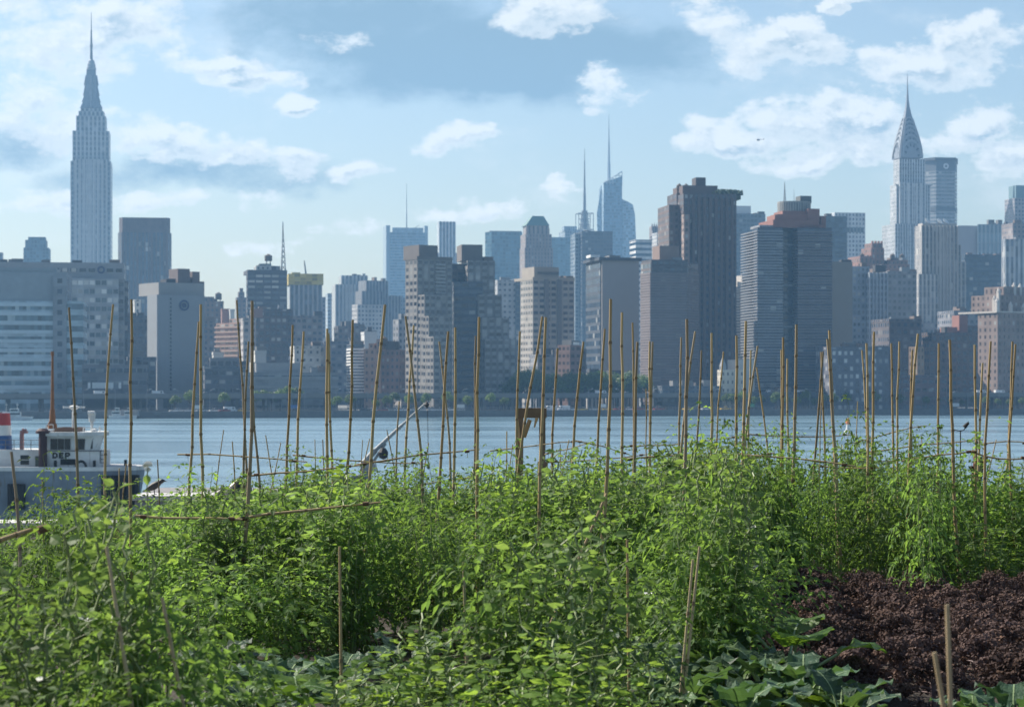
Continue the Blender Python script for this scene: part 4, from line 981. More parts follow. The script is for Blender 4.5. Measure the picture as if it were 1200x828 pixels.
for i, (px, dd) in enumerate(cl):
    X = tx(px) * 905; Y = shore(X) + dd; X = tx(px) * Y
    kx = rt.choice([0, 0, 0, 1, 1, 2, 3, 5, 4] if i > 5 else [0, 0, 1])
    o = cps[kx] if not cu[kx] else copy_tree(cps[kx]); cu[kx] = True
    o.location = (X, Y, LAND + .01); o.rotation_euler.z = R(17) + (0 if i % 2 else math.pi)
    tag(o, None, 'van' if kx == 5 else 'car', 'vehicles parked along the far sea wall'); items.append((px, o, LOOK[kx]))
for i, px in enumerate((118, 150, 186, 242, 705, 690, 735, 872, 905, 938, 1006, 1060, 1092, 1120, 1143, 1150, 1172)):
    X = tx(px) * 930; 
    for _ in range(4): X = tx(px) * (SH(X) + 24)
    Y = SH(X) + 24
    kx = rt.choice([0, 5, 1, 5, 0]); o = cps[kx] if not cu[kx] else copy_tree(cps[kx]); cu[kx] = True
    o.location = (X, Y, 8.33); o.rotation_euler.z = R(17); tag(o, None, 'van' if kx == 5 else 'car', 'vehicles on the elevated road'); items.append((px, o, LOOK[kx] + ' elevated'))
for kx in range(6):
    if not cu[kx]:
        for ch in KIDS[cps[kx].name]: bpy.data.objects.remove(ch)
        bpy.data.objects.remove(cps[kx])
number([t for t in items if 'elevated' not in t[2]], '%s vehicle parked at the sea wall below %s')
number([(a, o, l.replace(' elevated', '')) for a, o, l in items if 'elevated' in l], '%s vehicle driving on the elevated road below %s')

# ------------------------------------------------------------------ moored work vessel
def streaky(name, c, rust):
    m, k, out = newmat(name); b = k.n('ShaderNodeBsdfPrincipled'); tc = k.n('ShaderNodeTexCoord').outputs['Object']
    mp = k.n('ShaderNodeMapping'); mp.inputs['Scale'].default_value = (2.6, 2.6, .22); k.l(tc, mp.inputs[0]); n1 = k.noise(mp.outputs[0], 1.0, 5, .65); n2 = k.noise(tc, .5, 4, .6)
    col = k.mix(k.sm(n2, .3, .7), (c[0] * .8, c[1] * .8, c[2] * .8), (c[0] * 1.15, c[1] * 1.15, c[2] * 1.15)); col = k.mix(k.sm(n1, .58, .72, 0, .75), col, rust)
    k.l(col, b.inputs['Base Color']); b.inputs['Roughness'].default_value = .55; k.l(b.outputs[0], out.inputs[0]); return m
WB = streaky('boat_white', (.62, .62, .60), (.26, .20, .15)); HULL = streaky('hull_grey', (.20, .235, .28), (.13, .10, .08)); BLK = plain('rubber_black', (.012, .012, .014), .7, var=.3)
RUST = plain('rust_orange', (.24, .10, .035), .8, var=.4, scale=2); MAR = plain('stack_maroon', (.05, .018, .022), .7); WOOD = plain('plank_brown', (.16, .10, .07), .85, scale=3); WIN = plain('boat_window', (.02, .03, .035), .08)
YB = 190.0; RAILM = plain('rail_grey', (.12, .12, .13), .5); DECKM = plain('deck_pale', (.5, .5, .5), .8)
v = empty('work_vessel', (P(0, 627, YB).x, YB, 0)); tag(v, 'white and grey blue harbour work vessel lettered DEP moored at the left', 'boat')
def bx(px): return tx(px) * YB - v.location.x
def bz(py): return zat(py, YB)
z_deck = bz(552)
m = MB()
hullo = [(bx(-170), .5), (bx(120), .5), (bx(150), 2.0), (bx(161), 4.0), (bx(150), 6.0), (bx(120), 8), (bx(-170), 8)]
hullb = [(bx(-165), 1.2), (bx(110), 1.2), (bx(135), 2.6), (bx(146), 4.0), (bx(135), 5.4), (bx(110), 7), (bx(-165), 7)]
m.prism(hullb, -1, z_deck, 50, 20, top=hullo); m.build('hull', [HULL, DECKM], v)
m = MB(); m.prism([(a, b_ if abs(b_ - 4) < 3 else b_ + (-.06 if b_ < 4 else .06)) for a, b_ in hullo], z_deck, z_deck + .35, 50, 9); m.build('bulwark_rim', [WB, DECKM], v)
m = MB()
for x0, x1, y0, y1 in ((118, 159, 557, 594), (11, 25, 567, 597)):
    n = 5
    for i in range(n):
        a = bx(x0 + (x1 - x0) * (i + .5) / n); off = .5 if x1 < 130 else .5 + 2.6 * max(0, (i - 1.2) / n) ** 1.2
        m.tube((a, off - .1, bz(y1)), (a, off - .1, bz(y0)), .36, .36, 8)
    m.build('fender', [BLK], v); m = MB()
# pilot house: lower house, window band, overhanging roof
m = MB(); m.box(bx(50), bx(113), 1.4, 6.6, z_deck, bz(529)); ph = m.build('pilot_house', [WB], v)
m = MB(); m.prism([(bx(50), 1.5), (bx(101), 1.5), (bx(106), 4), (bx(101), 6.5), (bx(50), 6.5)], bz(529), bz(511), 9, 9, top=[(bx(50), 1.5), (bx(105), 1.5), (bx(113), 4), (bx(105), 6.5), (bx(50), 6.5)]); m.build('wheelhouse', [WB, WB], v)
for x0, x1, sl in ((55, 63, 0), (63.7, 71, 0), (71.8, 78.5, 0), (85, 95, 1)):
    m = MB(); m.face([(bx(x0), 1.44, bz(527)), (bx(x1), 1.44, bz(527)), (bx(x1 + sl), 1.44, bz(514.5)), (bx(x0), 1.44, bz(514.5))]); m.face([(bx(x0), 1.47, bz(527)), (bx(x0), 1.47, bz(514.5)), (bx(x1 + sl), 1.47, bz(514.5)), (bx(x1), 1.47, bz(527))]); m.build('window', [WIN], v)
m = MB(); m.box(bx(101.6), bx(104.5), 1.55, 1.7, bz(526), bz(514)); m.face([(bx(101.9), 1.7, bz(526)), (bx(106.2), 3.8, bz(526)), (bx(111.5), 3.8, bz(514)), (bx(105), 1.7, bz(514))]); m.build('front_window', [WIN], v)
m = MB(); m.prism([(bx(47), .9), (bx(106), .9), (bx(118), 4), (bx(106), 7.1), (bx(47), 7.1)], bz(511), bz(506.5), 9, 9, bottom=True); m.build('roof', [WB, WB], v)
m = MB(); m.box(bx(50), bx(113.3), 1.3, 1.4, bz(529.2), bz(528)); m.build('waist_rail', [RAILM], v)
m = MB(); m.box(bx(67), bx(85), 1.36, 1.41, bz(545), bz(538.2)); m.build('vent_grille', [BLK], v)
# the letters, cut as bars
m = MB(); t = .14; lh = bz(530.5) - bz(537.5); z0 = bz(537.5); yy0, yy1 = 1.345, 1.405
def bar(x0, x1, za, zb): m.box(x0, x1, yy0, yy1, z0 + za, z0 + zb)
lw = .40
x = bx(57.5); bar(x, x + t, 0, lh); bar(x + t, x + lw - .08, 0, t); bar(x + t, x + lw - .08, lh - t, lh); bar(x + lw - .08, x + lw + .06, .08, lh - .08)
x = bx(65.2); bar(x, x + t, 0, lh); bar(x + t, x + lw, 0, t); bar(x + t, x + lw, lh - t, lh); bar(x + t, x + lw - .06, lh / 2 - t / 2, lh / 2 + t / 2)
x = bx(72.2); bar(x, x + t, 0, lh); bar(x + t, x + lw - .06, lh - t, lh); bar(x + t, x + lw - .06, lh * .42 - t / 2, lh * .42 + t / 2); bar(x + lw - .08, x + lw + .05, lh * .42 + .02, lh - .05)
m.build('lettering', [BLK], v)
m = MB()
for x0, x1 in ((113.5, 114.3), (118.6, 119.4)): m.box(bx(x0), bx(x1), 1.6, 1.75, bz(543), bz(528))
for y in (529, 534, 539, 543): m.box(bx(113.5), bx(119.4), 1.6, 1.75, bz(y), bz(y - .8))
m.build('boarding_ladder', [RAILM], v)
m = MB(); m.tube((bx(47), 1.1, z_deck), (bx(47), 1.1, bz(507)), .36, .36, 12); m.lathe([(.62, bz(508)), (.62, bz(505)), (.3, bz(502))], 12, cx=bx(47), cy=1.1); m.build('exhaust_stack', [MAR], v)
m = MB(); m.box(bx(-170), bx(42), 2, 6.4, z_deck, bz(527.5)); m.build('aft_house', [WB], v)
for x0, x1, y0, y1, nm in ((18, 28, 534, 539, 'window'), (18, 28, 540, 545, 'window'), (35.5, 41.5, 535, 552, 'door')):
    m = MB(); m.box(bx(x0), bx(x1), 1.95, 2.02, bz(y1), bz(y0)); m.build(nm, [WIN if nm == 'window' else plain('boat_door', (.10, .12, .10), .6)], v)
m = MB()
for i in range(9):
    a = bx(-40 + i * 10); m.tube((a, 2.1, bz(527.5)), (a, 2.1, bz(516)), .035, .035, 5)
for y in (516, 521.5): m.tube((bx(-40), 2.1, bz(y)), (bx(42), 2.1, bz(y)), .03, .03, 5)
m.build('hand_rail', [RAILM], v)
fx = bx(-7)
for nm, y0, y1, c in (('funnel_base', 528, 511, (.03, .10, .26)), ('funnel_band', 511, 499, (.7, .7, .66)), ('funnel_top', 499, 484.5, (.42, .05, .05))):
    m = MB(); f0 = (528 - y0) / 44; f1 = (528 - y1) / 44
    m.lathe([(.82 - .22 * f0, bz(y0)), (.82 - .22 * f1, bz(y1)), (0, bz(y1))], 18, cx=fx, cy=3.4); m.build(nm, [plain(nm, c, .5, var=.15)], v, smooth=False)
m = MB(); pp = [(16.5, 527.5), (16.5, 508), (17.3, 505.5), (19.5, 504.6), (21.3, 506), (21.6, 508.5)]
for (x0, y0), (x1, y1) in zip(pp, pp[1:]): m.tube((bx(x0), 3, bz(y0)), (bx(x1), 3, bz(y1)), .19, .19, 8)
m.build('gooseneck_vent', [plain('vent_pink', (.32, .15, .14), .7)], v)
m = MB()
for y0, y1, r0, r1 in ((503, 497, .42, .38), (497, 480, .3, .2), (480, 416, .16, .09), (416, 411, .14, .14)): m.tube((bx(53), 3, bz(y0)), (bx(53), 3, bz(y1)), r0, r1, 8)
m.tube((bx(45), 2.4, bz(506)), (bx(53), 3, bz(488)), .05, .05, 5); m.tube((bx(60), 2.4, bz(506)), (bx(53), 3, bz(488)), .05, .05, 5)
m.build('mast', [RUST], v)
m = MB(); m.box(bx(46), bx(57), 2.2, 3.8, bz(506.5), bz(504.5)); m.tube((bx(48), 2.3, bz(504.5)), (bx(48), 2.3, bz(498)), .04, .04, 5); m.tube((bx(56), 2.3, bz(504.5)), (bx(56), 2.3, bz(498)), .04, .04, 5); m.tube((bx(48), 2.3, bz(498)), (bx(56), 2.3, bz(498)), .04, .04, 5); m.build('mast_step', [WB], v)
m = MB(); m.box(bx(58), bx(84), 2, 2.15, bz(506.4), bz(501.5)); m.box(bx(58), bx(84), 5.8, 5.95, bz(506.4), bz(501.5)); m.box(bx(58), bx(58.8), 2.15, 5.8, bz(506.4), bz(501.5)); m.box(bx(83.2), bx(84), 2.15, 5.8, bz(506.4), bz(501.5)); m.build('plank_screen', [WOOD], v)
m = MB(); m.tube((bx(78.5), 3, bz(506)), (bx(78.5), 3, bz(478)), .17, .15, 10); m.lathe([(.15, bz(481)), (.45, bz(478)), (.45, bz(476.5)), (0, bz(474.5))], 12, cx=bx(78.5), cy=3); m.tube((bx(67), 2.6, bz(477.2)), (bx(90.5), 3.4, bz(477.2)), .09, .09, 6); m.build('radar_mast', [WB], v)
m = MB(); m.tube((bx(100), 3, bz(506.5)), (bx(100), 3, bz(495)), .12, .12, 8); m.lathe([(0, bz(495.5)), (.26, bz(494.5)), (.30, bz(489)), (.34, bz(484)), (.22, bz(482)), (0, bz(481.6))], 14, cx=bx(100), cy=3); m.tube((bx(96), 2.7, bz(484)), (bx(104), 2.7, bz(484)), .16, .16, 8); m.build('searchlight', [WB], v)
m = MB(); m.tube((bx(92), 2.2, bz(506.5)), (bx(92), 2.2, bz(501)), .05, .05, 5); m.tube((bx(92), 2.2, bz(501.5)), (bx(112), 3.5, bz(503)), .04, .04, 5); m.tube((bx(108), 3.5, bz(506)), (bx(108), 3.5, bz(500)), .06, .06, 5); m.lathe([(.3, bz(506)), (.3, bz(504)), (0, bz(502.6))], 10, cx=bx(104), cy=2.6); m.build('roof_fittings', [WB], v)
m = MB()
for i in range(7):
    a0, a1 = math.pi * i / 7, math.pi * (i + 1) / 7
    m.tube((bx(93 - 6 * math.cos(a0)), .7, z_deck + .3 + .55 * math.sin(a0)), (bx(93 - 6 * math.cos(a1)), .7, z_deck + .3 + .55 * math.sin(a1)), .12, .12, 7)
m.build('hose', [BLK], v)
for x in (62, 108, 140):
    m = MB(); m.tube((bx(x), 1.0 + (2 if x > 120 else 0), z_deck + .3), (bx(x), 1.0 + (2 if x > 120 else 0), z_deck + .9), .13, .13, 8); m.build('bollard', [BLK], v)

# pier with crane
YP = 178.0
PC = plain('pier_concrete', (.22, .21, .21), .85, scale=.5, var=.3)
zp = zat(577, YP)
m = MB(); m.box(P(166, 0, YP).x, P(482, 0, YP).x, YP, YP + 9, zp - .9, zp)
for i in range(9):
    for y in (YP + 1, YP + 8): m.tube((P(172 + i * 38, 0, YP).x, y, -2), (P(172 + i * 38, 0, YP).x, y, zp - .8), .35, .35, 8)
o = m.build('concrete_pier', [PC]); tag(o, 'grey concrete pier on piles behind the plants, right of the work vessel', 'pier')
CRM = plain('crane_white', (.24, .26, .27), .5, var=.2)
c = empty('pier_crane', (P(428, 0, YP).x, YP + 4, zp)); tag(c, 'white knuckle boom crane on the pier with its arm reaching up right', 'crane')
def cp(px, py): return Vector((P(px, py, YP + 4).x - c.location.x, 0, zat(py, YP + 4) - zp))
m = MB(); m.tube((0, 0, -.02), cp(428, 548), .45, .36, 12); m.box(-.6, .6, -.6, .6, cp(428, 552).z, cp(428, 543).z); m.build('pedestal', [CRM], c)
m = MB(); m.box(-1.35, -.55, -1.1, .6, cp(428, 571).z, cp(428, 556).z); m.build('cabin', [CRM], c)
m = MB(); p0, p1, p2 = cp(424, 545), cp(440, 527), cp(498, 473)
m.tube(p0, p1, .26, .24, 8); m.tube(p1, p1 + (p2 - p1) * .55, .17, .14, 8); m.tube(p1 + (p2 - p1) * .5, p2, .11, .08, 8); m.build('boom', [CRM], c)
m = MB(); m.tube(cp(432, 549), cp(452, 519), .12, .12, 8); m.build('lift_cylinder', [STEEL], c)
m = MB(); q = cp(449.5, 531); m.lathe([(0, -.5), (.35, -.35), (.42, .1), (.2, .45), (0, .5)], 10, cx=q.x, cy=-.4); o = m.build('winch', [BLK], c); o.location.z = q.z
m = MB(); q = cp(500, 474); m.lathe([(0, -.28), (.26, 0), (0, .28)], 10, cx=q.x, cy=0); o = m.build('sheave', [BLK], c); o.location.z = q.z
m = MB(); m.tube(cp(501, 475), cp(502, 545), .025, .025, 5); m.lathe([(0, cp(0, 550).z), (.15, cp(0, 548).z), (.1, cp(0, 544).z)], 8, cx=cp(502, 0).x); m.build('hook_line', [BLK], c)
for px, w, h_, nm, lb_, mt in ((362, 1.7, .55, 'equipment_crate', 'pale flat crate lying on the pier deck', PC), (408, 1.5, 1.1, 'tarped_heap', 'dark tarpaulin covered heap on the pier beside the crane', BLK)):
    m = MB(); X = P(px, 0, YP + 3).x
    m.prism([(X - w, YP + 2), (X + w, YP + 2), (X + w, YP + 4.5), (X - w, YP + 4.5)], zp, zp + h_, top=[(X - w * .8, YP + 2.3), (X + w * .6, YP + 2.3), (X + w * .6, YP + 4), (X - w * .8, YP + 4)], mi=0, mt=0); m.tube((X - w * .6, YP + 3.2, zp + h_), (X + w * .5, YP + 3.2, zp + h_ * .9), .16, .16, 6)
    tag(m.build(nm, [mt]), lb_, 'crate' if 'crate' in nm else 'heap')

# far launch, small boats, buoys, helicopter
def small_boat(name, label, px, Y, L, masts=1, cab=.5):
    r_ = empty(name, (tx(px) * Y, Y, 0), R(6)); tag(r_, label, 'boat')
    m = MB(); m.prism([(-L / 2, -1.2), (L * .3, -1.2), (L / 2, 0), (L * .3, 1.2), (-L / 2, 1.2)], -.2, 1.3, top=[(-L / 2, -1.4), (L * .32, -1.4), (L * .54, 0), (L * .32, 1.4), (-L / 2, 1.4)], mt=0); m.build('hull', [WB], r_)
    m = MB(); m.box(-L * .3, L * .2, -1, 1, 1.28, 3.0); m.box(-L * .1, L * .14, -.9, .9, 3.0, 4.2); m.build('cabin', [WB], r_)
    m = MB(); m.box(-L * .28, L * .18, -1.04, -1.0, 2.0, 2.6); m.box(-L * .08, L * .12, -.94, -.9, 3.3, 3.9); m.build('window', [WIN], r_)
    for i in range(masts):
        m = MB(); m.tube((-L * .2 + i * L * .3, 0, 3), (-L * .2 + i * L * .3, 0, 6.5), .1, .06, 6); m.tube((-L * .2 + i * L * .3 - .4, 0, 5.6), (-L * .2 + i * L * .3 + .4, 0, 5.6), .12, .12, 5); m.build('mast', [WB], r_)
    return r_
small_boat('passenger_launch', 'white launch with two short masts lying at the far bank, at the left edge', 16, 800, 13, 2)
small_boat('motor_boat', 'small white motor boat at the far floating dock below the windowless hospital', 151, 828, 5.5, 0)
small_boat('sport_boat', 'small white boat beside the far bank below the dark brown tower', 137, 826, 6, 0)
m = MB(); X0, X1 = tx(96) * 838, tx(205) * 850
m.prism([(X0, 832), (X1, 846), (X1, 849), (X0, 835)], -.3, .8, 9, 3); m.box(X0 + 4, X0 + 22, 834, 838, .8, 3.2); o = m.build('floating_dock', [PC, PC]); tag(o, 'long low grey floating dock with a shed along the far bank at the left', 'dock')
def buoy(name, label, px, py, Y, sc, mt, mt2):
    r_ = empty(name, (tx(px) * Y, Y, 0)); tag(r_, label, 'buoy')
    m = MB(); m.lathe([(0, -.5), (1.1 * sc, -.4), (1.1 * sc, .35 * sc), (.55 * sc, .8 * sc), (.4 * sc, 2.4 * sc), (0, 2.5 * sc)], 12); m.build('float', [mt], r_)
    m = MB(); m.lathe([(.42 * sc, 2.4 * sc), (.6 * sc, 2.9 * sc), (.5 * sc, 3.8 * sc), (0, 4.2 * sc)], 10); m.build('daymark', [mt2], r_)
    m = MB(); m.tube((0, 0, 4 * sc), (0, 0, 6.4 * sc), .09, .06, 6); m.build('topmark_staff', [STEEL], r_)
buoy('channel_buoy', 'orange and white channel buoy with a staff floating on the river at the right', 993.5, 507, 590, .95, plain('buoy_white', (.8, .78, .74), .5), plain('buoy_orange', (.75, .22, .06), .5))
buoy('dark_buoy', 'small dark green buoy on the river in front of the cream turret house', 849, 500, 690, .6, plain('buoy_dark', (.02, .04, .035), .5), plain('buoy_dark_top', (.02, .035, .03), .5))
YH = 2500
hc = empty('helicopter', P(889.5, 164, YH), R(8)); tag(hc, 'tiny dark helicopter flying above the skyline in front of a cloud', 'helicopter')
HM = plain('helicopter_dark', (.02, .03, .045), .4)
m = MB(); prof = [(-1.2, .2), (-.8, .75), (.4, .95), (1.6, .8), (2.4, .3)]
for (x0, r0), (x1, r1) in zip(prof, prof[1:]): m.tube((-x0 - .5, 0, 0), (-x1 - .5, 0, 0), r0, r1, 10)
m.build('body', [HM], hc)
m = MB(); m.tube((.2, 0, .25), (5.2, 0, .5), .32, .14, 8); m.build('tail_boom', [HM], hc)
m = MB(); m.face([(5, .05, .4), (5.6, .05, .4), (5.9, .05, 1.6), (5.4, .05, 1.6)]); m.box(5.0, 5.5, -.08, .04, .3, 1.5); m.build('tail_fin', [HM], hc)
m = MB(); m.tube((-.9, 0, .7), (-.9, 0, 1.5), .12, .12, 6); m.box(-5.6, 3.8, -.12, .12, 1.5, 1.56); m.box(-1.02, -.78, -4.6, 4.6, 1.57, 1.62); m.build('rotor', [HM], hc)
m = MB()
for y in (-.8, .8): m.tube((-2.6, y, -1.3), (1.0, y, -1.3), .07, .07, 5); m.tube((-1.8, y * .8, -.5), (-1.8, y, -1.3), .05, .05, 5); m.tube((-.1, y * .8, -.5), (-.1, y, -1.3), .05, .05, 5)
m.build('skid', [HM], hc)

# lamp posts and signs along the far promenade
LAMP = plain('lamp_grey', (.22, .23, .24), .5)
lp = empty('street_lamp'); m = MB(); m.tube((0, 0, 0), (0, 0, 8.5), .11, .07, 6); m.build('pole', [LAMP], lp)
m = MB(); m.tube((0, 0, 8.4), (1.3, -.2, 8.9), .06, .05, 5); m.build('arm', [LAMP], lp); m = MB(); m.box(1.1, 1.9, -.35, -.05, 8.82, 8.98); m.build('lamp_head', [WHITEP], lp)
items = []
for i, px in enumerate(range(98, 1196, 37)):
    X = tx(px) * 905; Y = SH(X) + 11; X = tx(px) * Y; o = lp if i == 0 else copy_tree(lp); o.location = (X, Y, LAND); o.rotation_euler.z = (i % 2) * math.pi
    tag(o, None, 'street lamp', 'street lamps along the far promenade'); items.append((px, o, 'slim grey'))
number(items, '%s street lamp on the far promenade below %s')
items = []
for i, (px, c) in enumerate(((233, (.6, .6, .58)), (345, (.05, .12, .3)), (540, (.6, .6, .58)), (706, (.6, .6, .58)), (880, (.05, .22, .10)), (1120, (.6, .6, .58)))):
    X = tx(px) * 900; Y = SH(X) + 3.5; X = tx(px) * Y; r_ = empty('notice_board', (X, Y, LAND)); 
    for q in (-1.2, 1.2): m = MB(); m.tube((q, 0, 0), (q, 0, 2.2), .07, .07, 5); m.build('post', [LAMP], r_)
    m = MB(); m.box(-1.5, 1.5, -.1, -.02 - .08 + .04, 1.3, 2.8); m.build('panel', [plain('panel_paint', c, .6, var=.1)], r_); tag(r_, None, 'sign', 'boards along the far sea wall'); items.append((px, r_, {.6: 'blank pale'}.get(c[0], 'blank blue' if c[2] > .2 else 'blank green')))
number(items, '%s notice board on the far sea wall below %s')
# ------------------------------------------------------------------ the roof
SOILM = plain('dark_soil', (.045, .035, .028), .95, scale=6, var=.5, bump=.6)
m = MB(); NX, NY = 44, 60; rs = random.Random(3)
hg = [[SOIL + rs.uniform(-.03, .03) + .05 * math.sin(j * 1.9) for i in range(NX + 1)] for j in range(NY + 1)]
for j in range(NY):
    for i in range(NX):
        q = lambda a, c: (-11 + 22 * a / NX, -4 + 28.2 * c / NY, hg[c][a])
        m.face([q(i, j), q(i + 1, j), q(i + 1, j + 1), q(i, j + 1)])
tag(m.build('roof_soil', [SOILM], smooth=True), kind='structure')
rb = MB(); rb.box(-11.6, 11.6, -4.6, 24.8, 2.9, 11.1)
BRK = plain('warehouse_brick', (.25, .14, .10), .9, scale=2)
wb = tag(rb.build('warehouse', [BRK, ROOF]), 'brick warehouse whose flat roof carries the vegetable garden', 'building')
PAR = plain('parapet_coping', (.48, .47, .45), .8, scale=2)
for (x0, x1, y0, y1) in ((-11.6, 11.6, 24.3, 24.8), (-11.6, -11.1, -4.6, 24.29), (11.1, 11.6, -4.6, 24.29)):
    m = MB(); m.box(x0, x1, y0, y1, 11.05, 11.42); o = m.build('parapet', [BRK], wb)
    m = MB(); m.box(x0 - .05, x1 + .05, y0 - .05 if y1 > 24.5 else y0, y1 + (.05 if y1 > 24.5 else -.06), 11.42, 11.48); m.build('coping', [PAR], o)

hx0, hx1 = P(158, 0, 23.6).x, P(243, 0, 23.6).x
m = MB(); m.box(hx0, hx1, 23.6, 24.2, 11.2, 11.76); ht = tag(m.build('roof_hatch', [plain('hatch_grey', (.30, .32, .35), .7, scale=3)]), 'low grey roof hatch with a pale lid at the roof edge beside the work vessel', 'roof hatch')
m = MB(); m.box(hx0 - .03, hx1 + .03, 23.57, 24.23, 11.76, 11.81); m.build('lid', [plain('hatch_lid', (.6, .58, .56), .6, scale=3)], ht)

# ------------------------------------------------------------------ leaves
def leaflet(mb, p, d, n, L, W, tone):
    s = d.cross(n).normalized(); n = s.cross(d)
    c = p + d * (L * .5) - n * (W * .12); tip = p + d * L - n * (L * .16)
    r_ = p + d * (L * .42) + s * (W * .5) + n * (W * .06); l_ = p + d * (L * .42) - s * (W * .5) + n * (W * .06)
    mb.face([p, r_, tip, c]); mb.face([p, c, tip, l_]); mb.tone += [tone, tone]
def ovate(mb, p, d, n, L, W, tone, cup=.12, wav=0.0, r=None):
    """rounder leaf, 2 x 3 quads folded along the rib"""
    s = d.cross(n).normalized(); n = s.cross(d)
    prof = [(.0, .12), (.25, .85), (.6, 1.0), (1.0, .08)]
    rows = []
    for f, w in prof:
        b = p + d * (L * f) - n * (L * .22 * f * f)
        k = (r.uniform(-wav, wav) if r else 0)
        rows.append((b - s * (W * .5 * w) + n * (W * (cup * w + k)), b, b + s * (W * .5 * w) + n * (W * (cup * w - k))))
    for a, b in zip(rows, rows[1:]):
        mb.face([a[0], a[1], b[1], b[0]]); mb.face([a[1], a[2], b[2], b[1]]); mb.tone += [tone, tone]
def compound(mb, p, az, el, L, r, tone, npair=3, ls=.042):
    """tomato leaf: a drooping rachis with pairs of leaflets"""
    d = Vector((math.cos(az) * math.cos(el), math.sin(az) * math.cos(el), math.sin(el)))
    side = Vector((-math.sin(az), math.cos(az), 0)); q = p.copy(); seg = L / (npair + 1)
    for i in range(npair + 1):
        d2 = (d - Vector((0, 0, (.12 + .45 * i / npair)))).normalized()
        q2 = q + d2 * seg
        mb.face([q - side * .003, q + side * .003, q2 + side * .002, q2 - side * .002]); mb.tone.append(tone)
        up = side.cross(d2).normalized(); up = up if up.z > 0 else -up
        if i < npair:
            for sg in (-1, 1):
                dd = (d2 * .55 + side * sg + rdir(r) * .6 - Vector((0, 0, .25))).normalized()
                leaflet(mb, q2, dd, (up + rdir(r) * 1.1).normalized(), ls * r.uniform(.7, 1.15) * (1.05 - .1 * i), ls * .46, min(1, max(0, tone + r.uniform(-.22, .22))))
        q, d = q2, d2
    leaflet(mb, q, d, (Vector((0, 0, 1)) + rdir(r) * .5).normalized(), ls * 1.25, ls * .55, tone)

TOM = leafmat('tomato_leaf', (.090, .160, .058), (.20, .35, .065), .6, .50, spec=.2)
PEA = leafmat('pea_leaf', (.11, .18, .082), (.21, .35, .085), .55, .48, spec=.22)
YEL = leafmat('bean_leaf', (.10, .18, .05), (.22, .36, .06), .55, .48, spec=.22)
COLL = leafmat('collard_leaf', (.06, .115, .065), (.10, .20, .05), .5, .30, var=.6, spec=.3, bump=.35)
SQU = leafmat('squash_leaf', (.07, .15, .025), (.16, .30, .03), .5, .42, var=.4, spec=.25, bump=.3)
KALE = leafmat('kale_leaf', (.095, .068, .066), (.085, .058, .05), .8, .12, var=.5, spec=.08)
STEM = plain('green_stem', (.19, .24, .10), .6); STEMP = plain('kale_stalk', (.16, .11, .11), .7); PETW = plain('petal_white', (.8, .8, .75), .6, var=.05)

def tomato_proto(seed, nsh=6, H=1.0, rad=.26, mat=None, name='tomato_plant', ls=.042, nodes=24, fill=80):
    r = random.Random(seed); root = empty(name); st = MB(); fo = MB(); fo.tone = []
    for k in range(nsh):
        a = 6.283 * k / nsh + r.uniform(-.4, .4); q = Vector((0, 0, -.03)); hh = H * r.choice((r.uniform(.62, .85), r.uniform(.85, 1.0), r.uniform(.95, 1.18)))
        lean = r.uniform(.25, 1.0) * rad / hh; seg = hh / nodes; az = r.uniform(0, 6.28); base = r.uniform(.25, .6)
        for i in range(nodes):
            f = i / nodes
            d = Vector((math.cos(a) * lean * (1 - .5 * f), math.sin(a) * lean * (1 - .5 * f), 1)).normalized() + rdir(r) * (.09 + .14 * f)
            q2 = q + d * seg; st.tube(q, q2, .0065 * (1.15 - f), .0065 * (1.1 - f), 4, caps=False)
            az += 2.4
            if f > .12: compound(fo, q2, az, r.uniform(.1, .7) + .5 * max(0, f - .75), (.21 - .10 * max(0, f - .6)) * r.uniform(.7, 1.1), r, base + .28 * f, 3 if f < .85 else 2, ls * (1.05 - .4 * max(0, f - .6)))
            q = q2
    for k in range(fill):   # inner side shoots
        az = r.uniform(0, 6.28); rr = rad * math.sqrt(r.random()); z = H * r.uniform(.1, .85)
        compound(fo, Vector((rr * math.cos(az), rr * math.sin(az), z)), az + r.gauss(0, .6), r.uniform(-.1, .8), r.uniform(.12, .22), r, r.uniform(.1, .6), 3, ls)
    st.build('stem', [STEM], root); fo.build('foliage', [mat or TOM], root)
    return root
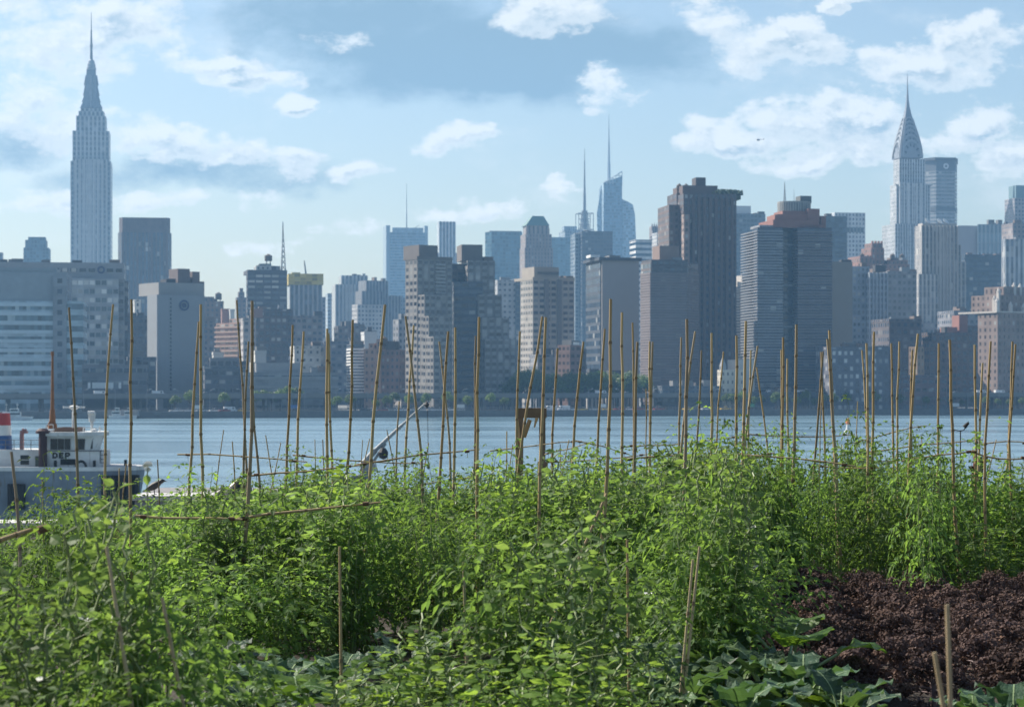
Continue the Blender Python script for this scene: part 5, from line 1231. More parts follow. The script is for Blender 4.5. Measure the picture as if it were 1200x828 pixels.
def vine_proto(seed, H=1.35, rad=.16, mat=PEA, name='pea_vine', n=17, flowers=2, big=.86):
    r = random.Random(seed); root = empty(name); st = MB(); fo = MB(); fo.tone = []; fls = []
    for k in range(n):
        a = 6.283 * k / n; q = Vector((0, 0, -.03)); q0 = Vector((math.cos(a) * rad * .5, math.sin(a) * rad * .5, .12)); st.tube(q, q0, .003, .003, 4); q = q0; hh = H * r.uniform(.6, 1.0); seg = .042; az = r.uniform(0, 6.28)
        while q.z < hh:
            d = Vector((r.gauss(0, .35), r.gauss(0, .35), 1)); cen = Vector((-q.x, -q.y, 0)); 
            if cen.length > rad: d += cen * 2.5
            d.normalize(); q2 = q + d * seg; st.tube(q, q2, .0036, .0036, 4, caps=False); az += math.pi + r.gauss(0, .3)
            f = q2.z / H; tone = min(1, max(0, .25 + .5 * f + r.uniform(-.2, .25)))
            for sg in (-1, 1):
                dd = Vector((math.cos(az + sg * .8), math.sin(az + sg * .8), r.uniform(-.3, .7))).normalized(); nn = (Vector((0, 0, .8)) + rdir(r) * 1.3).normalized()
                L = r.choice((r.uniform(.018, .03), r.uniform(.028, .045), r.uniform(.045, .06))) * big * (1.1 - .35 * max(0, f - .5)); ovate(fo, q2 + dd * .02, dd, nn, L, L * .78, tone, r=r, wav=.06)
            if r.random() < .35:
                t = q2 + Vector((r.gauss(0, .05), r.gauss(0, .05), .06)); st.tube(q2, t, .0012, .001, 3, caps=False)
            if r.random() < .06 and flowers > 0 and f > .5:
                flowers -= 1; fl = MB(); fls.append(fl); c = q2 + Vector((math.cos(az) * .05, math.sin(az) * .05, .03))
                for j in range(5):
                    aa = j * 1.257; dd = Vector((math.cos(aa), math.sin(aa) * .6, .5 + .3 * math.sin(aa))).normalized(); s = dd.cross(Vector((0, 0, 1))).normalized()
                    fl.face([c, c + dd * .018 + s * .012, c + dd * .028, c + dd * .018 - s * .012])
            q = q2
    st.build('stem', [STEM], root); fo.build('foliage', [mat], root)
    for fl in fls: fl.build('flower', [PETW], root)
    return root
def big_leaf(fo, st, base, az, el, pet, L, W, tone, r, droop=.9, ruff=.05, mi=0):
    d = Vector((math.cos(az) * math.cos(el), math.sin(az) * math.cos(el), math.sin(el))); s = Vector((-math.sin(az), math.cos(az), 0)); q = base.copy()
    e = el
    for i in range(4):
        q2 = q + d * pet / 4; st.tube(q, q2, .007, .006, 5, caps=False); q = q2; e -= .06
        d = Vector((math.cos(az) * math.cos(e), math.sin(az) * math.cos(e), math.sin(e)))
    rows = []; N = 8
    wv = [1.0, .0]
    for i in range(N + 1):
        f = i / N; w = W * .5 * (math.sin(math.pi * min(1, .1 + f * .86)) ** .7)
        n = s.cross(d); n = n if n.z > 0 else -n; row = []
        for j in range(-3, 4):
            g = j / 3; z = .07 * abs(g) ** 1.4 * w * 2 + ruff * abs(g) ** 1.5 * math.sin(f * 17 + (3 if j > 0 else 0) + tone * 20) * r.uniform(.8, 1.2) - .004 * math.cos(f * 26) * abs(g)
            row.append(q + s * (w * g) + n * z)
        rows.append(row); q = q + d * (L / N); e -= droop / N
        d = Vector((math.cos(az) * math.cos(e), math.sin(az) * math.cos(e), math.sin(e)))
    for a, b in zip(rows, rows[1:]):
        for j in range(6): fo.face([a[j], a[j + 1], b[j + 1], b[j]], None, 1 if False else 0); fo.tone.append(min(1, max(0, tone + (.12 if j in (2, 3) else 0) + r.uniform(-.05, .05))))
    # pale mid rib
    for a, b in zip(rows[:-2], rows[1:-1]):
        n = (a[4] - a[3]).cross(b[3] - a[3]).normalized(); n = n if n.z > 0 else -n
        st.face([a[3] - s * .004 + n * .003, a[3] + s * .004 + n * .003, b[3] + s * .003 + n * .003, b[3] - s * .003 + n * .003])
def rosette(seed, name, mat, n=13, L=.24, W=.19, pet=.2, ruff=.02, tones=(.2, .7)):
    r = random.Random(seed); root = empty(name); st = MB(); fo = MB(); fo.tone = []
    st.tube((0, 0, -.05), (0, 0, .16), .015, .012, 6)
    for i in range(n):
        f = i / n; az = i * 2.4 + r.uniform(-.3, .3)
        big_leaf(fo, st, Vector((0, 0, .05 + .14 * f)), az, .35 + .95 * f * r.uniform(.8, 1.1), pet * (1.1 - .4 * f), L * (1.1 - .4 * f) * r.uniform(.8, 1.1), W * (1.1 - .4 * f) * r.uniform(.85, 1.1), r.uniform(*tones), r, r.uniform(.7, 1.5), ruff)
    st.build('stalk', [plain('pale_rib', (.22, .30, .14), .5)], root); fo.build('leaves', [mat], root, smooth=True, merge=False)
    return root
def kale_proto(seed):
    r = random.Random(seed); root = empty('kale_plant'); st = MB(); fo = MB(); fo.tone = []
    st.tube((0, 0, -.05), (0, 0, .24), .016, .012, 6)
    for i in range(17):
        f = i / 17; az = i * 2.4 + r.uniform(-.25, .25); el = .05 + 1.35 * f; L = r.uniform(.16, .22) * (1.1 - .45 * f); tone = r.uniform(.0, .5)
        q = Vector((0, 0, .12 + .12 * f)); s = Vector((-math.sin(az), math.cos(az), 0)); e = el
        for k in range(6):
            d = Vector((math.cos(az) * math.cos(e), math.sin(az) * math.cos(e), math.sin(e))); q2 = q + d * L / 6; e -= .16
            st.tube(q, q2, .005, .004, 4, caps=False); q = q2
        # frilled blade: three or four ruffled lobes that bulge up and out
        for lb in range(4):
            c = q + s * r.uniform(-.055, .055) - d * r.uniform(-.02, .085) + Vector((0, 0, r.uniform(-.008, .015))); rr = r.uniform(.034, .050); tl = tone + r.uniform(-.1, .2)
            for j in range(46):
                o_ = rdir(r); o_.z = abs(o_.z) * .9 - .2; o_.normalize(); p = c + o_ * rr * r.uniform(.8, 1.1)
                nn = (o_ + rdir(r) * .32).normalized(); aa = nn.cross(rdir(r)).normalized(); bb = nn.cross(aa); z = r.uniform(.006, .0105)
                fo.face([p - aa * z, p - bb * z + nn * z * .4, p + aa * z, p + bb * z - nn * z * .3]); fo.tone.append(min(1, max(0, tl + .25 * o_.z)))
    st.build('stalk', [STEMP], root); fo.build('leaves', [KALE], root)
    return root

# ------------------------------------------------------------------ planting
rg = random.Random(21)
PROF = [(-80, 606), (0, 604), (40, 598), (62, 580), (120, 576), (165, 586), (235, 580), (280, 566), (340, 558), (420, 562), (500, 555), (600, 556), (700, 545), (760, 538), (800, 532), (850, 522), (900, 526), (1000, 534), (1085, 528), (1120, 546), (1200, 552), (1300, 552)]
def ytop(px):
    for (a, ya), (b, yb) in zip(PROF, PROF[1:]):
        if a <= px <= b: return ya + (yb - ya) * (px - a) / (b - a)
    return 600
TP = [tomato_proto(100 + i, 5 + i % 3, rad=.22 + .03 * (i % 4), ls=(.034, .042, .050, .058)[i % 4], nodes=(26, 22, 20, 18)[i % 4], fill=(84, 76, 66, 54)[i % 4]) for i in range(8)]; tu = [False] * 8
def place(protos, used, i, X, Y, h, label, cat, group, rz=None, sxy=None, z=SOIL):
    o = protos[i] if not used[i] else copy_tree(protos[i]); used[i] = True
    o.location = (X, Y, z); o.rotation_euler = (rg.gauss(0, .04), rg.gauss(0, .04), rg.uniform(0, 6.283) if rz is None else rz)
    s = sxy if sxy else h; o.scale = (s, s, h)
    tag(o, label, cat, group); return o
TL = 'leafy green tomato plant massed in the dense staked rows before the river'
row = 0; Y = 13.4; cnt = 0
while Y < 22.6:
    X = -.262 * Y - .3; 
    while X < .262 * Y + .3:
        x, y = X + rg.gauss(0, .07), Y + rg.gauss(0, .09); px = CX + x / y * F
        X += (.43 + .006 * (Y - 13)) * rg.choice((.85, 1.0, 1.0, 1.35))
        if y < 17.0 and px > 892 - (y - 13.4) * 4: continue
        if px < 170 and y > 18: continue
        lim = EYE + tz(ytop(px)) * y - SOIL
        h = min(lim, 1.12 + .012 * (y - 13)) * (rg.uniform(.86, 1.05) if rg.random() < .72 else rg.uniform(.58, .82))
        if rg.random() < .13: h *= rg.uniform(1.06, 1.18)
        place(TP, tu, rg.randrange(8), x, y, h, TL, 'tomato plant', 'tomato plants in the staked rows', sxy=rg.uniform(.85, 1.2)); cnt += 1
    row += 1; Y += .72 + (.25 if row % 3 == 0 else 0)
print('tomatoes', cnt)
MV = [vine_proto(250 + i, mat=(PEA, YEL, PEA)[i], rad=(.15, .2, .11)[i], n=(16, 17, 12)[i], name='bean_vine' if i == 1 else 'pea_vine', flowers=0, big=.98) for i in range(3)]; mu = [False] * 3; items = []
for i in range(40):
    y = rg.uniform(13.0, 19.5); px = rg.uniform(215, 1190)
    if y < 17.2 and px > 880: continue
    h = min((EYE + tz(ytop(px) - rg.uniform(-14, 16)) * y - SOIL), 1.3); k_ = rg.randrange(3)
    o = place(MV, mu, k_, tx(px) * y, y, h / 1.33, None, 'bean vine' if k_ == 1 else 'pea vine', 'vines growing among the tomato rows', sxy=rg.uniform(1.1, 1.6)); items.append((px, o, ('tall ' if h > 1.05 else 'low ') + ('yellow green bean' if k_ == 1 else 'broad leaved pea' if k_ == 0 else 'narrow pea')))
number(items, '%s vine in tomato rows below %s')
# single tall shoots that stick out of the canopy
for px, y, Yq, lb in ((850, 514, 13.0, 'tallest feathery tomato plant reaching above the rows in front of the cream turret house'), (1086, 520, 15.5, 'tall tomato plant poking above the rows in front of the dish topped tower'), (996, 492, 19.5, 'thin tomato shoot rising in front of the orange buoy'),
                      (372, 556, 19.5, 'tomato plant with a raised leafy tip below the yellow topped tower'), (468, 545, 19, 'tomato plant with a raised tip under the crane boom'), (540, 556, 19.5, 'tomato plant with a raised tip in front of the brown stepped tower'), (905, 520, 17, 'tall tomato plant in front of the left twin tower'), (690, 548, 18.5, 'tomato plant with a raised tip in front of the dark glass flank'), (1040, 535, 18, 'bushy tomato plant with a raised tip in front of the blue striped block')):
    h = EYE + tz(y) * Yq - SOIL
    o = place(TP, tu, rg.randrange(8), tx(px) * Yq, Yq, h, lb, 'tomato plant', None, sxy=.72)
# front row plants: vines, peas
VP = [vine_proto(200, mat=PEA), vine_proto(201, mat=PEA, rad=.2), vine_proto(202, mat=YEL, name='bean_vine', rad=.2, flowers=0), vine_proto(203, mat=PEA, rad=.12, n=6)]; vu = [False] * 4
FT = [tomato_proto(300 + i, 6, rad=.25, ls=.044, mat=TOM) for i in range(3)]; fu = [False] * 3
def front(kind, px, yt, Yq, label, cat, sxy=1.0, k=0):
    h = EYE + tz(yt) * Yq - SOIL; X = tx(px) * Yq
    if kind == 'v': return place(VP, vu, k, X, Yq, h / 1.33, label, cat, None, sxy=sxy)
    return place(FT, fu, k, X, Yq, h / 1.0, label, cat, None, sxy=sxy)
front('v', 118, 574, 7.2, 'blurred tall pea vine close to the camera in front of the work vessel', 'pea vine', 1.25, 0)
front('t', 70, 628, 7.6, 'feathery tomato plant just left of the tallest blurred pea vine', 'tomato plant', 1.1, 1)
front('t', 180, 630, 7.3, 'feathery tomato plant just right of the tallest blurred pea vine', 'tomato plant', 1.1, 2)
front('v', 20, 655, 6.9, 'bushy pea vine at the lower left edge', 'pea vine', 1.2, 1)
front('t', 8, 640, 8.4, 'front tomato plant at the far left edge behind the pea vines', 'tomato plant', 1.1, 0)
front('t', 62, 735, 6.6, 'low tomato plant in the bottom left corner', 'tomato plant', 1.1, 1)
front('t', 150, 745, 6.8, 'low tomato plant at the bottom, right of the corner tomato', 'tomato plant', 1.0, 2)
front('t', 215, 720, 7.8, 'dark leaved tomato plant low at the left beside the collards', 'tomato plant', 1.1, 1)
front('v', 640, 590, 8.6, 'tall blurred pea vine in the middle of the front row', 'pea vine', 1.3, 1)
front('t', 588, 618, 8.9, 'feathery tomato plant left of the tall middle pea vine', 'tomato plant', 1.1, 0)
front('t', 698, 620, 9.0, 'feathery tomato plant right of the tall middle pea vine', 'tomato plant', 1.1, 1)
front('v', 535, 700, 8.7, 'short pea vine left of the middle group above the yellow bean leaves', 'pea vine', 1.15, 1)
front('v', 760, 690, 9.6, 'short pea vine beside the leaning pair of thin stakes', 'pea vine', 1.0, 3)
front('v', 470, 745, 8.6, 'yellow green bean vine low in the middle', 'bean vine', 1.2, 2)
front('v', 560, 765, 8.1, 'yellow green bean vine at the foot of the middle pea vines', 'bean vine', 1.2, 2)
front('v', 630, 738, 8.0, 'yellow green bean vine in front of the tall middle pea vine', 'bean vine', 1.25, 2)
front('v', 700, 750, 8.3, 'yellow green bean vine between the middle pea vines and the collards', 'bean vine', 1.15, 2)
front('v', 420, 785, 8.4, 'yellow green bean vine low beside the left collards', 'bean vine', 1.1, 2)
front('v', 862, 528, 11.6, 'tall pea vine standing out right of centre beside the ribbed tower', 'pea vine', 1.2, 0)
front('t', 822, 552, 11.4, 'feathery tomato plant left of the tall vine at the kale edge', 'tomato plant', 1.1, 2)
front('t', 884, 590, 12.6, 'feathery tomato plant at the upper left corner of the kale bed', 'tomato plant', 1.1, 0)
front('t', 846, 640, 11.4, 'bushy tomato plant at the left end of the kale bed', 'tomato plant', 1.1, 0)
front('t', 800, 655, 11.8, 'bushy tomato plant behind the leaning pair of thin stakes', 'tomato plant', 1.1, 2)
front('t', 745, 640, 12.6, 'bushy tomato plant right of the tall middle pea vine', 'tomato plant', 1.1, 1)
front('t', 330, 640, 12.6, 'bushy tomato plant in front of the rows right of the tied stake', 'tomato plant', 1.1, 0)
front('t', 255, 640, 12.4, 'bushy tomato plant in front of the rows left of the tied stake', 'tomato plant', 1.1, 2)
# collards, squash along the bottom
CP = [rosette(400 + i, 'collard_plant', COLL, 16, .25, .225, .19, .014, (.0, .85)) for i in range(4)]; cu_ = [False] * 4
for i, (px, Yq, h, lb) in enumerate(((262, 11.2, 1.0, 'leftmost collard plant with upright grey green leaves'), (330, 10.6, 1.0, 'collard plant with pale reflecting leaves left of the yellow squash leaf'), (395, 10.9, .95, 'collard plant right of the yellow green squash leaf'), (470, 11.6, .95, 'dark collard plant in the shade under the middle pea vines'),
     (520, 10.2, .9, 'collard plant below the bean vines at the bottom'), (650, 10.0, .9, 'collard plant at the bottom in front of the middle vines'), (748, 10.7, 1.15, 'wide blue green collard plant below the leaning pair of stakes'), (800, 10.2, 1.05, 'collard plant at the bottom right of the wide blue green one'), (842, 11.3, 1.1, 'collard plant with glossy upright leaves under the tomato edge'), (893, 10.8, 1.1, 'glossy collard plant with the palest leaves beside the big round leaf'),
     (940, 10.4, 1.05, 'dark collard plant between the big round leaf and the kale stalks'), (985, 10.0, .95, 'rightmost collard plant of the front cluster beside the kale'), (865, 9.9, .95, 'collard plant at the bottom edge right of centre'), (1140, 9.9, .8, 'collard plant at the bottom right behind the pale stakes'), (1185, 9.8, .95, 'collard plant in the bottom right corner'), (300, 9.9, .85, 'collard plant at the bottom edge below the leftmost collards'), (700, 11.8, 1.0, 'shaded collard plant behind the wide blue green one'), (600, 11.0, .8, 'collard plant hidden low between the bean vines'))):
    place(CP, cu_, i % 4, tx(px) * Yq, Yq, h, lb, 'collard plant', 'collard plants along the front')
SP = [rosette(450 + i, 'squash_plant', SQU, 8, .22, .28, .26, .010, (.4, .9)) for i in range(2)]; su = [False] * 2
for i, (px, Yq, h, lb) in enumerate(((352, 9.8, 1.0, 'squash plant with a big yellow green leaf at the bottom left of centre'), (925, 11.3, 1.3, 'squash plant with big round light green leaves at the left corner of the kale'), (1062, 9.6, .7, 'small light green squash plant at the bottom edge below the kale'), (425, 9.9, .95, 'squash plant with crinkled leaves at the bottom edge'), (955, 10.2, .8, 'low squash plant with yellow leaf edges at the kale corner'))):
    place(SP, su, i % 2, tx(px) * Yq, Yq, h, lb, 'squash plant', 'squash plants along the front')
KP = [kale_proto(500 + i) for i in range(5)]; ku = [False] * 5; kc = 0
Y = 11.35
while Y < 16.5:
    X = .118 * Y - .02 - .02 * (Y - 10.5)
    while X < .26 * Y:
        x, y = X + rg.gauss(0, .05), Y + rg.gauss(0, .06); X += .42
        place(KP, ku, rg.randrange(5), x, y, rg.uniform(.82, 1.0), 'dark purple curly kale plant in the bed at the lower right', 'kale plant', 'purple kale bed', sxy=rg.uniform(.95, 1.12)); kc += 1
    Y += .44
print('kale', kc)
# the one pea shoot with a white flower in front of the water
f_ = empty('flower_shoot', (tx(172) * 7.3, 7.3, SOIL)); tag(f_, 'single upright shoot with a white flower and one round leaf, above the bird', 'flower shoot')
m = MB(); q = [(0, 0, 0), (.02, 0, .6), (.012, .01, .95), (.0, 0, zat(560, 7.3) - SOIL), (.004, 0, zat(548, 7.3) - SOIL)]
for a, c in zip(q, q[1:]): m.tube(a, c, .0022, .0022, 5)
m.build('stem', [STEM], f_)
m = MB(); c = Vector((.004, 0, zat(546, 7.3) - SOIL)); r5 = random.Random(5)
for j in range(9):
    d = (rdir(r5) + Vector((0, 0, .3))).normalized(); s = d.cross(Vector((.2, 1, .1))).normalized(); n = d.cross(s)
    m.face([c, c + d * .012 + s * .011, c + d * .019 + n * .004, c + d * .012 - s * .011])
m.build('flower', [PETW], f_)
m = MB(); m.tone = []; ovate(m, Vector((0, 0, zat(556, 7.3) - SOIL)), Vector((.1, -.35, -.9)).normalized(), Vector((0, -1, .3)).normalized(), .034, .027, .9); m.build('leaf', [PEA], f_)

# ------------------------------------------------------------------ bamboo stakes
def bambmat(name, c0, c1):
    m, k, out = newmat(name); b = k.n('ShaderNodeBsdfPrincipled'); tc = k.n('ShaderNodeTexCoord').outputs['Object']; oi = k.n('ShaderNodeObjectInfo').outputs['Random']
    mp = k.n('ShaderNodeMapping'); mp.inputs['Scale'].default_value = (40, 40, 3); k.l(tc, mp.inputs[0])
    f = k.m('ADD', k.m('MULTIPLY', k.noise(mp.outputs[0], 1.0, 4), .7), k.m('MULTIPLY', oi, .4)); c = k.mix(k.sm(f, .25, .85), c0, c1)
    k.l(c, b.inputs['Base Color']); b.inputs['Roughness'].default_value = .55; k.l(b.outputs[0], out.inputs[0]); return m
BAM = bambmat('bamboo', (.28, .19, .085), (.50, .37, .19)); BAMP = bambmat('bamboo_pale', (.30, .22, .12), (.50, .40, .24)); BAM2 = bambmat('bamboo_tan', (.30, .21, .10), (.50, .38, .20)); BAMD = bambmat('bamboo_grey', (.21, .16, .10), (.38, .30, .19)); NODE = plain('bamboo_node', (.20, .14, .075), .7, var=.5)
TWINE = plain('twine', (.12, .07, .04), .9)
rb_ = random.Random(77)
def bamboo(mb, p0, p1, rad, bow=0.0):
    p0 = Vector(p0); p1 = Vector(p1); d = p1 - p0; L = d.length; s = d.cross(Vector((0, 1, .13))).normalized() * bow
    n = max(4, int(L / .24)); pts = [p0 + d * (i / n) + s * math.sin(math.pi * i / n) + s.normalized() * (rb_.gauss(0, .003) if bow or L > .5 else 0) if s.length > 0 else p0 + d * (i / n) for i in range(n + 1)]
    for i in range(n):
        a, b = pts[i], pts[i + 1]; f0, f1 = 1.0 - .35 * i / n, 1.0 - .35 * (i + 1) / n; e = (b - a) * .035
        mb.tube(a, b, rad * f0, rad * f1, 8, caps=(i in (0, n - 1)))
        if i: mb.tube(a - e, a + e, rad * f0 * 1.34, rad * f0 * 1.15, 8, mi=1)
STAKES = [(80, 360, 87, 572, 4.2), (130, 356, 129, 590, 3.8), (155, 351, 157, 612, 4.8), (7, 530, 9, 632, 5.5), (231, 376, 221, 573, 3.8), (237, 357, 242, 595, 4.2), (277, 352, 283, 480, 3.3), (294, 352, 277, 680, 5.0), (291, 400, 287, 600, 3.8),
    (294, 430, 306, 570, 3.8), (341, 380, 332, 580, 3.7), (355, 388, 350, 570, 3.6), (383, 385, 388, 590, 4), (387, 391, 395, 590, 3.6), (415, 375, 397, 600, 4), (451, 357, 431, 640, 4.6), (468, 470, 470, 610, 3), (477, 371, 488, 575, 4.2), (485, 381, 476, 560, 3.2),
    (515, 400, 521, 560, 3), (525, 388, 515, 580, 4), (534, 384, 530, 540, 4), (562, 372, 562, 575, 4.6), (557, 393, 558, 570, 3.4), (609, 388, 607, 560, 3.6), (636, 370, 612, 570, 4.4), (640, 371, 634, 560, 4.8), (653, 408, 651, 570, 3.2), (684, 400, 672, 560, 3.6),
    (709, 385, 702, 550, 3.8), (716, 350, 702, 555, 5), (729, 366, 726, 570, 4), (741, 378, 736, 575, 3.2), (746, 401, 741, 565, 4.2), (761, 400, 763, 550, 3.4), (766, 400, 765, 550, 3.4), (798, 395, 794, 520, 3.6), (808, 373, 805, 550, 4.8), (815, 388, 810, 525, 4), (823, 410, 814, 520, 3.2),
    (834, 390, 834, 510, 3.6), (846, 412, 845, 510, 2.8), (863, 393, 861, 520, 4), (874, 376, 866, 530, 4.2), (881, 410, 881, 520, 3.2), (888, 405, 883, 520, 3.6), (887, 430, 895, 510, 2.8), (914, 410, 913, 525, 3.2), (919, 395, 921, 520, 3.8), (923, 420, 926, 520, 3), (934, 380, 926, 560, 4.6),
    (962, 412, 956, 540, 3.2), (964, 412, 967, 540, 3.2), (970, 397, 977, 545, 4.8), (978, 386, 982, 610, 4.4), (1011, 410, 1013, 525, 3.2), (1016, 402, 1017, 545, 3.8), (1021, 389, 1024, 560, 4), (1046, 402, 1047, 520, 3.2), (1053, 400, 1058, 560, 3.6), (1074, 391, 1070, 540, 4), (1068, 410, 1069, 540, 3.4),
    (1099, 402, 1101, 530, 3.6), (1113, 398, 1122, 600, 4.4), (1140, 404, 1141, 560, 3.8), (1155, 425, 1146, 560, 3.5), (1158, 400, 1158, 610, 4.2), (1187, 400, 1174, 560, 3.6), (1189, 403, 1193, 590, 3.8),
    (52, 560, 50, 640, 2.2), (142, 548, 140, 620, 2.2), (150, 543, 147, 610, 2), (186, 538, 188, 590, 2.2), (265, 503, 259, 560, 1.9), (272, 517, 273, 560, 2), (310, 510, 326, 580, 1.9), (330, 518, 320, 560, 1.9), (368, 515, 365, 560, 1.7), (378, 515, 382, 570, 2), (426, 515, 425, 560, 1.7), (433, 514, 430, 560, 1.7),
    (454, 503, 461, 560, 1.8), (503, 518, 501, 560, 1.8), (594, 505, 594, 560, 2.4), (667, 515, 664, 560, 1.9), (601, 520, 600, 560, 1.7), (757, 455, 760, 550, 2), (656, 520, 657, 570, 1.8), (960, 440, 960, 540, 1.8), (1082, 510, 1083, 560, 1.7), (1168, 515, 1160, 560, 1.8), (1182, 520, 1182, 560, 1.6), (1006, 470, 1004, 550, 1.8), (699, 520, 697, 560, 1.8)]
items = []; stake_pos = []
for (xt, yt, xb, yb, w) in STAKES:
    Yq = 13.2 + (5.0 - w) * 4.2 if w > 2.6 else 20.5 + rb_.uniform(-1, 1)
    if xt > 905: Yq = max(Yq, 17.4 + rb_.uniform(0, 1.2))
    Yq = min(22.3, max(12.9, Yq)); rad = .45 * w * Yq / F
    zt = zat(yt, Yq); zb_ = SOIL - .12; pyb = HOR + (EYE - zb_) * F / Yq
    xbb = xt + (xb - xt) * (pyb - yt) / (yb - yt); dy = rb_.gauss(0, .10)
    p1 = Vector((tx(xt) * Yq, Yq + dy, zt)); p0 = Vector((tx(xbb) * Yq, Yq, zb_))
    m = MB(); bamboo(m, Vector((0, 0, 0)), p1 - p0, rad * rb_.uniform(1.0, 1.2), rb_.gauss(0, .032))
    o = m.build('bamboo_stake', [rb_.choice((BAM, BAM, BAM2, BAMD)), NODE]); o.location = p0
    tag(o, None, 'stake', 'bamboo stakes in the tomato rows'); stake_pos.append((p0, p1))
    lean = (xb - xt) / (yb - yt)
    if w < 2.6: look = 'short thin'
    elif w >= 4.4: look = 'thick'
    else: look = 'slender'
    if abs(lean) > .06: look += ' left leaning' if lean > 0 else ' right leaning'
    items.append((xt, o, look))
number(items, '%s bamboo stake, tip seen against %s')
# plants that climb the stakes above the rest of the canopy
WP = [tomato_proto(600 + i, 3, rad=.07, ls=.036, nodes=26, fill=16, H=1.0, name='climbing_tomato') for i in range(4)]; wu = [False] * 4; items = []
for i, (p0, p1) in enumerate(stake_pos):
    xt, yt = STAKES[i][0], STAKES[i][1]
    if STAKES[i][4] < 2.6 or rg.random() < .38 or p0.y > 21.6 or xt < 225 or 1092 < xt < 1160: continue
    top = (ytop(xt) - rg.uniform(4, 30)); h = min(EYE + tz(top) * p0.y - SOIL, 1.5); f = .35
    o = place(WP, wu, i % 4, p0.x + (p1.x - p0.x) * f + rg.gauss(0, .03), p0.y - .04, h, None, 'tomato plant', 'tomato plants climbing the stakes', sxy=rg.uniform(.85, 1.25))
    items.append((xt, o, 'tall wispy' if h > 1.2 else 'slim wispy'))
number(items, '%s tomato plant climbing a stake below %s')
for (xt, yt, xb, yb, w, lb, mt) in ((1110, 708, 1114, 830, 9, 'blurred pale stake close up at the bottom right, standing straight', BAMP), (1095, 764, 1106, 830, 9, 'blurred pale broken stake close up at the bottom right, leaning', BAMP), (820, 640, 805, 780, 3.6, 'yellowish thin stake leaning beside the collards, longer of the pair', BAMP), (812, 655, 801, 775, 3.2, 'yellowish thin stake leaning beside the collards, shorter of the pair', BAMP),
        (735, 632, 737, 790, 3.8, 'brown stake standing between the middle pea vines and the collards', BAM), (543, 655, 545, 720, 4.5, 'short sawn off stake in the dark gap left of the middle pea vines', BAMP), (711, 578, 680, 650, 4.2, 'dry brown stake leaning right across the pea vines in the middle', BAM), (398, 640, 400, 800, 3, 'thin stake in the shaded gap right of the tied stake', BAM), (125, 640, 155, 830, 4.4, 'blurred stake leaning left in the front pea vines', BAMP), (190, 700, 215, 830, 4, 'blurred stake leaning left at the bottom beside the pea vines', BAMP)):
    Yq = {9: 5.3}.get(w, 7.0 if xt < 200 else 10.2); rad = .0085
    zt = zat(yt, Yq); zb_ = SOIL - .1; pyb = HOR + (EYE - zb_) * F / Yq; xbb = xt + (xb - xt) * (pyb - yt) / (yb - yt)
    p0 = Vector((tx(xbb) * Yq, Yq, zb_)); p1 = Vector((tx(xt) * Yq, Yq, zt)); m = MB(); bamboo(m, Vector(), p1 - p0, rad, 0)
    o = m.build('bamboo_stake', [mt, NODE]); o.location = p0; tag(o, lb, 'stake')
RAILS = [(-20, 640, 58, 617, 5.6, .010), (158, 605, 284, 608, 9.2, .0075), (272, 609, 446, 588, 9.3, .0085), (208, 532, 360, 541, 13.0, .0065), (290, 557, 422, 545, 12.2, .0075), (343, 533, 500, 543, 13.5, .0065), (415, 545, 562, 527, 12.8, .0075), (488, 568, 565, 558, 14.5, .006), (574, 528, 682, 516, 14.5, .006), (640, 541, 764, 532, 14.5, .006), (674, 516, 738, 532, 15.0, .006), (638, 532, 694, 518, 15.5, .006), (728, 523, 874, 511, 15.0, .006), (728, 538, 852, 537, 12.5, .0075), (846, 538, 908, 531, 13, .0075), (858, 532, 1004, 546, 12.2, .0075), (878, 509, 1002, 509, 17, .006), (1000, 519, 1086, 498, 15.5, .006), (1006, 532, 1152, 515, 14.2, .0065), (956, 541, 1062, 539, 14, .006), (1056, 540, 1144, 528, 12.6, .0075), (1136, 528, 1206, 537, 12.6, .0075), (1150, 520, 1206, 519, 14.5, .006), (958, 546, 1030, 548, 13, .006)]
items = []
for (x0, y0, x1, y1, Yq, rad) in RAILS:
    Yq = min(22.0, Yq * 1.42); Yq = max(Yq, 17.3) if x1 > 905 else Yq; rad *= 1.05
    p0 = P(x0, y0, Yq); p1 = P(x1, y1, Yq + rb_.uniform(-.2, .2)); d = p1 - p0
    root = MB(); bamboo(root, Vector(), d, rad, rb_.gauss(0, .015)); o = root.build('bamboo_rail', [BAM, NODE]); o.location = p0
    for f in (.08, .9):
        m = MB(); c = d * f; dn = d.normalized(); m.tube(c - dn * .018, c + dn * .018, rad * 1.45, rad * 1.45, 8); m.tube(c, c + Vector((.004, -.006, -.05)), .002, .0015, 4); m.build('twine_tie', [TWINE], o)
    tag(o, None, 'rail', 'horizontal bamboo rails tied to the stakes'); items.append(((x0 + x1) / 2, o, 'thicker' if rad > .007 else 'thin'))
number(items, '%s horizontal bamboo rail tied to the stakes below %s')

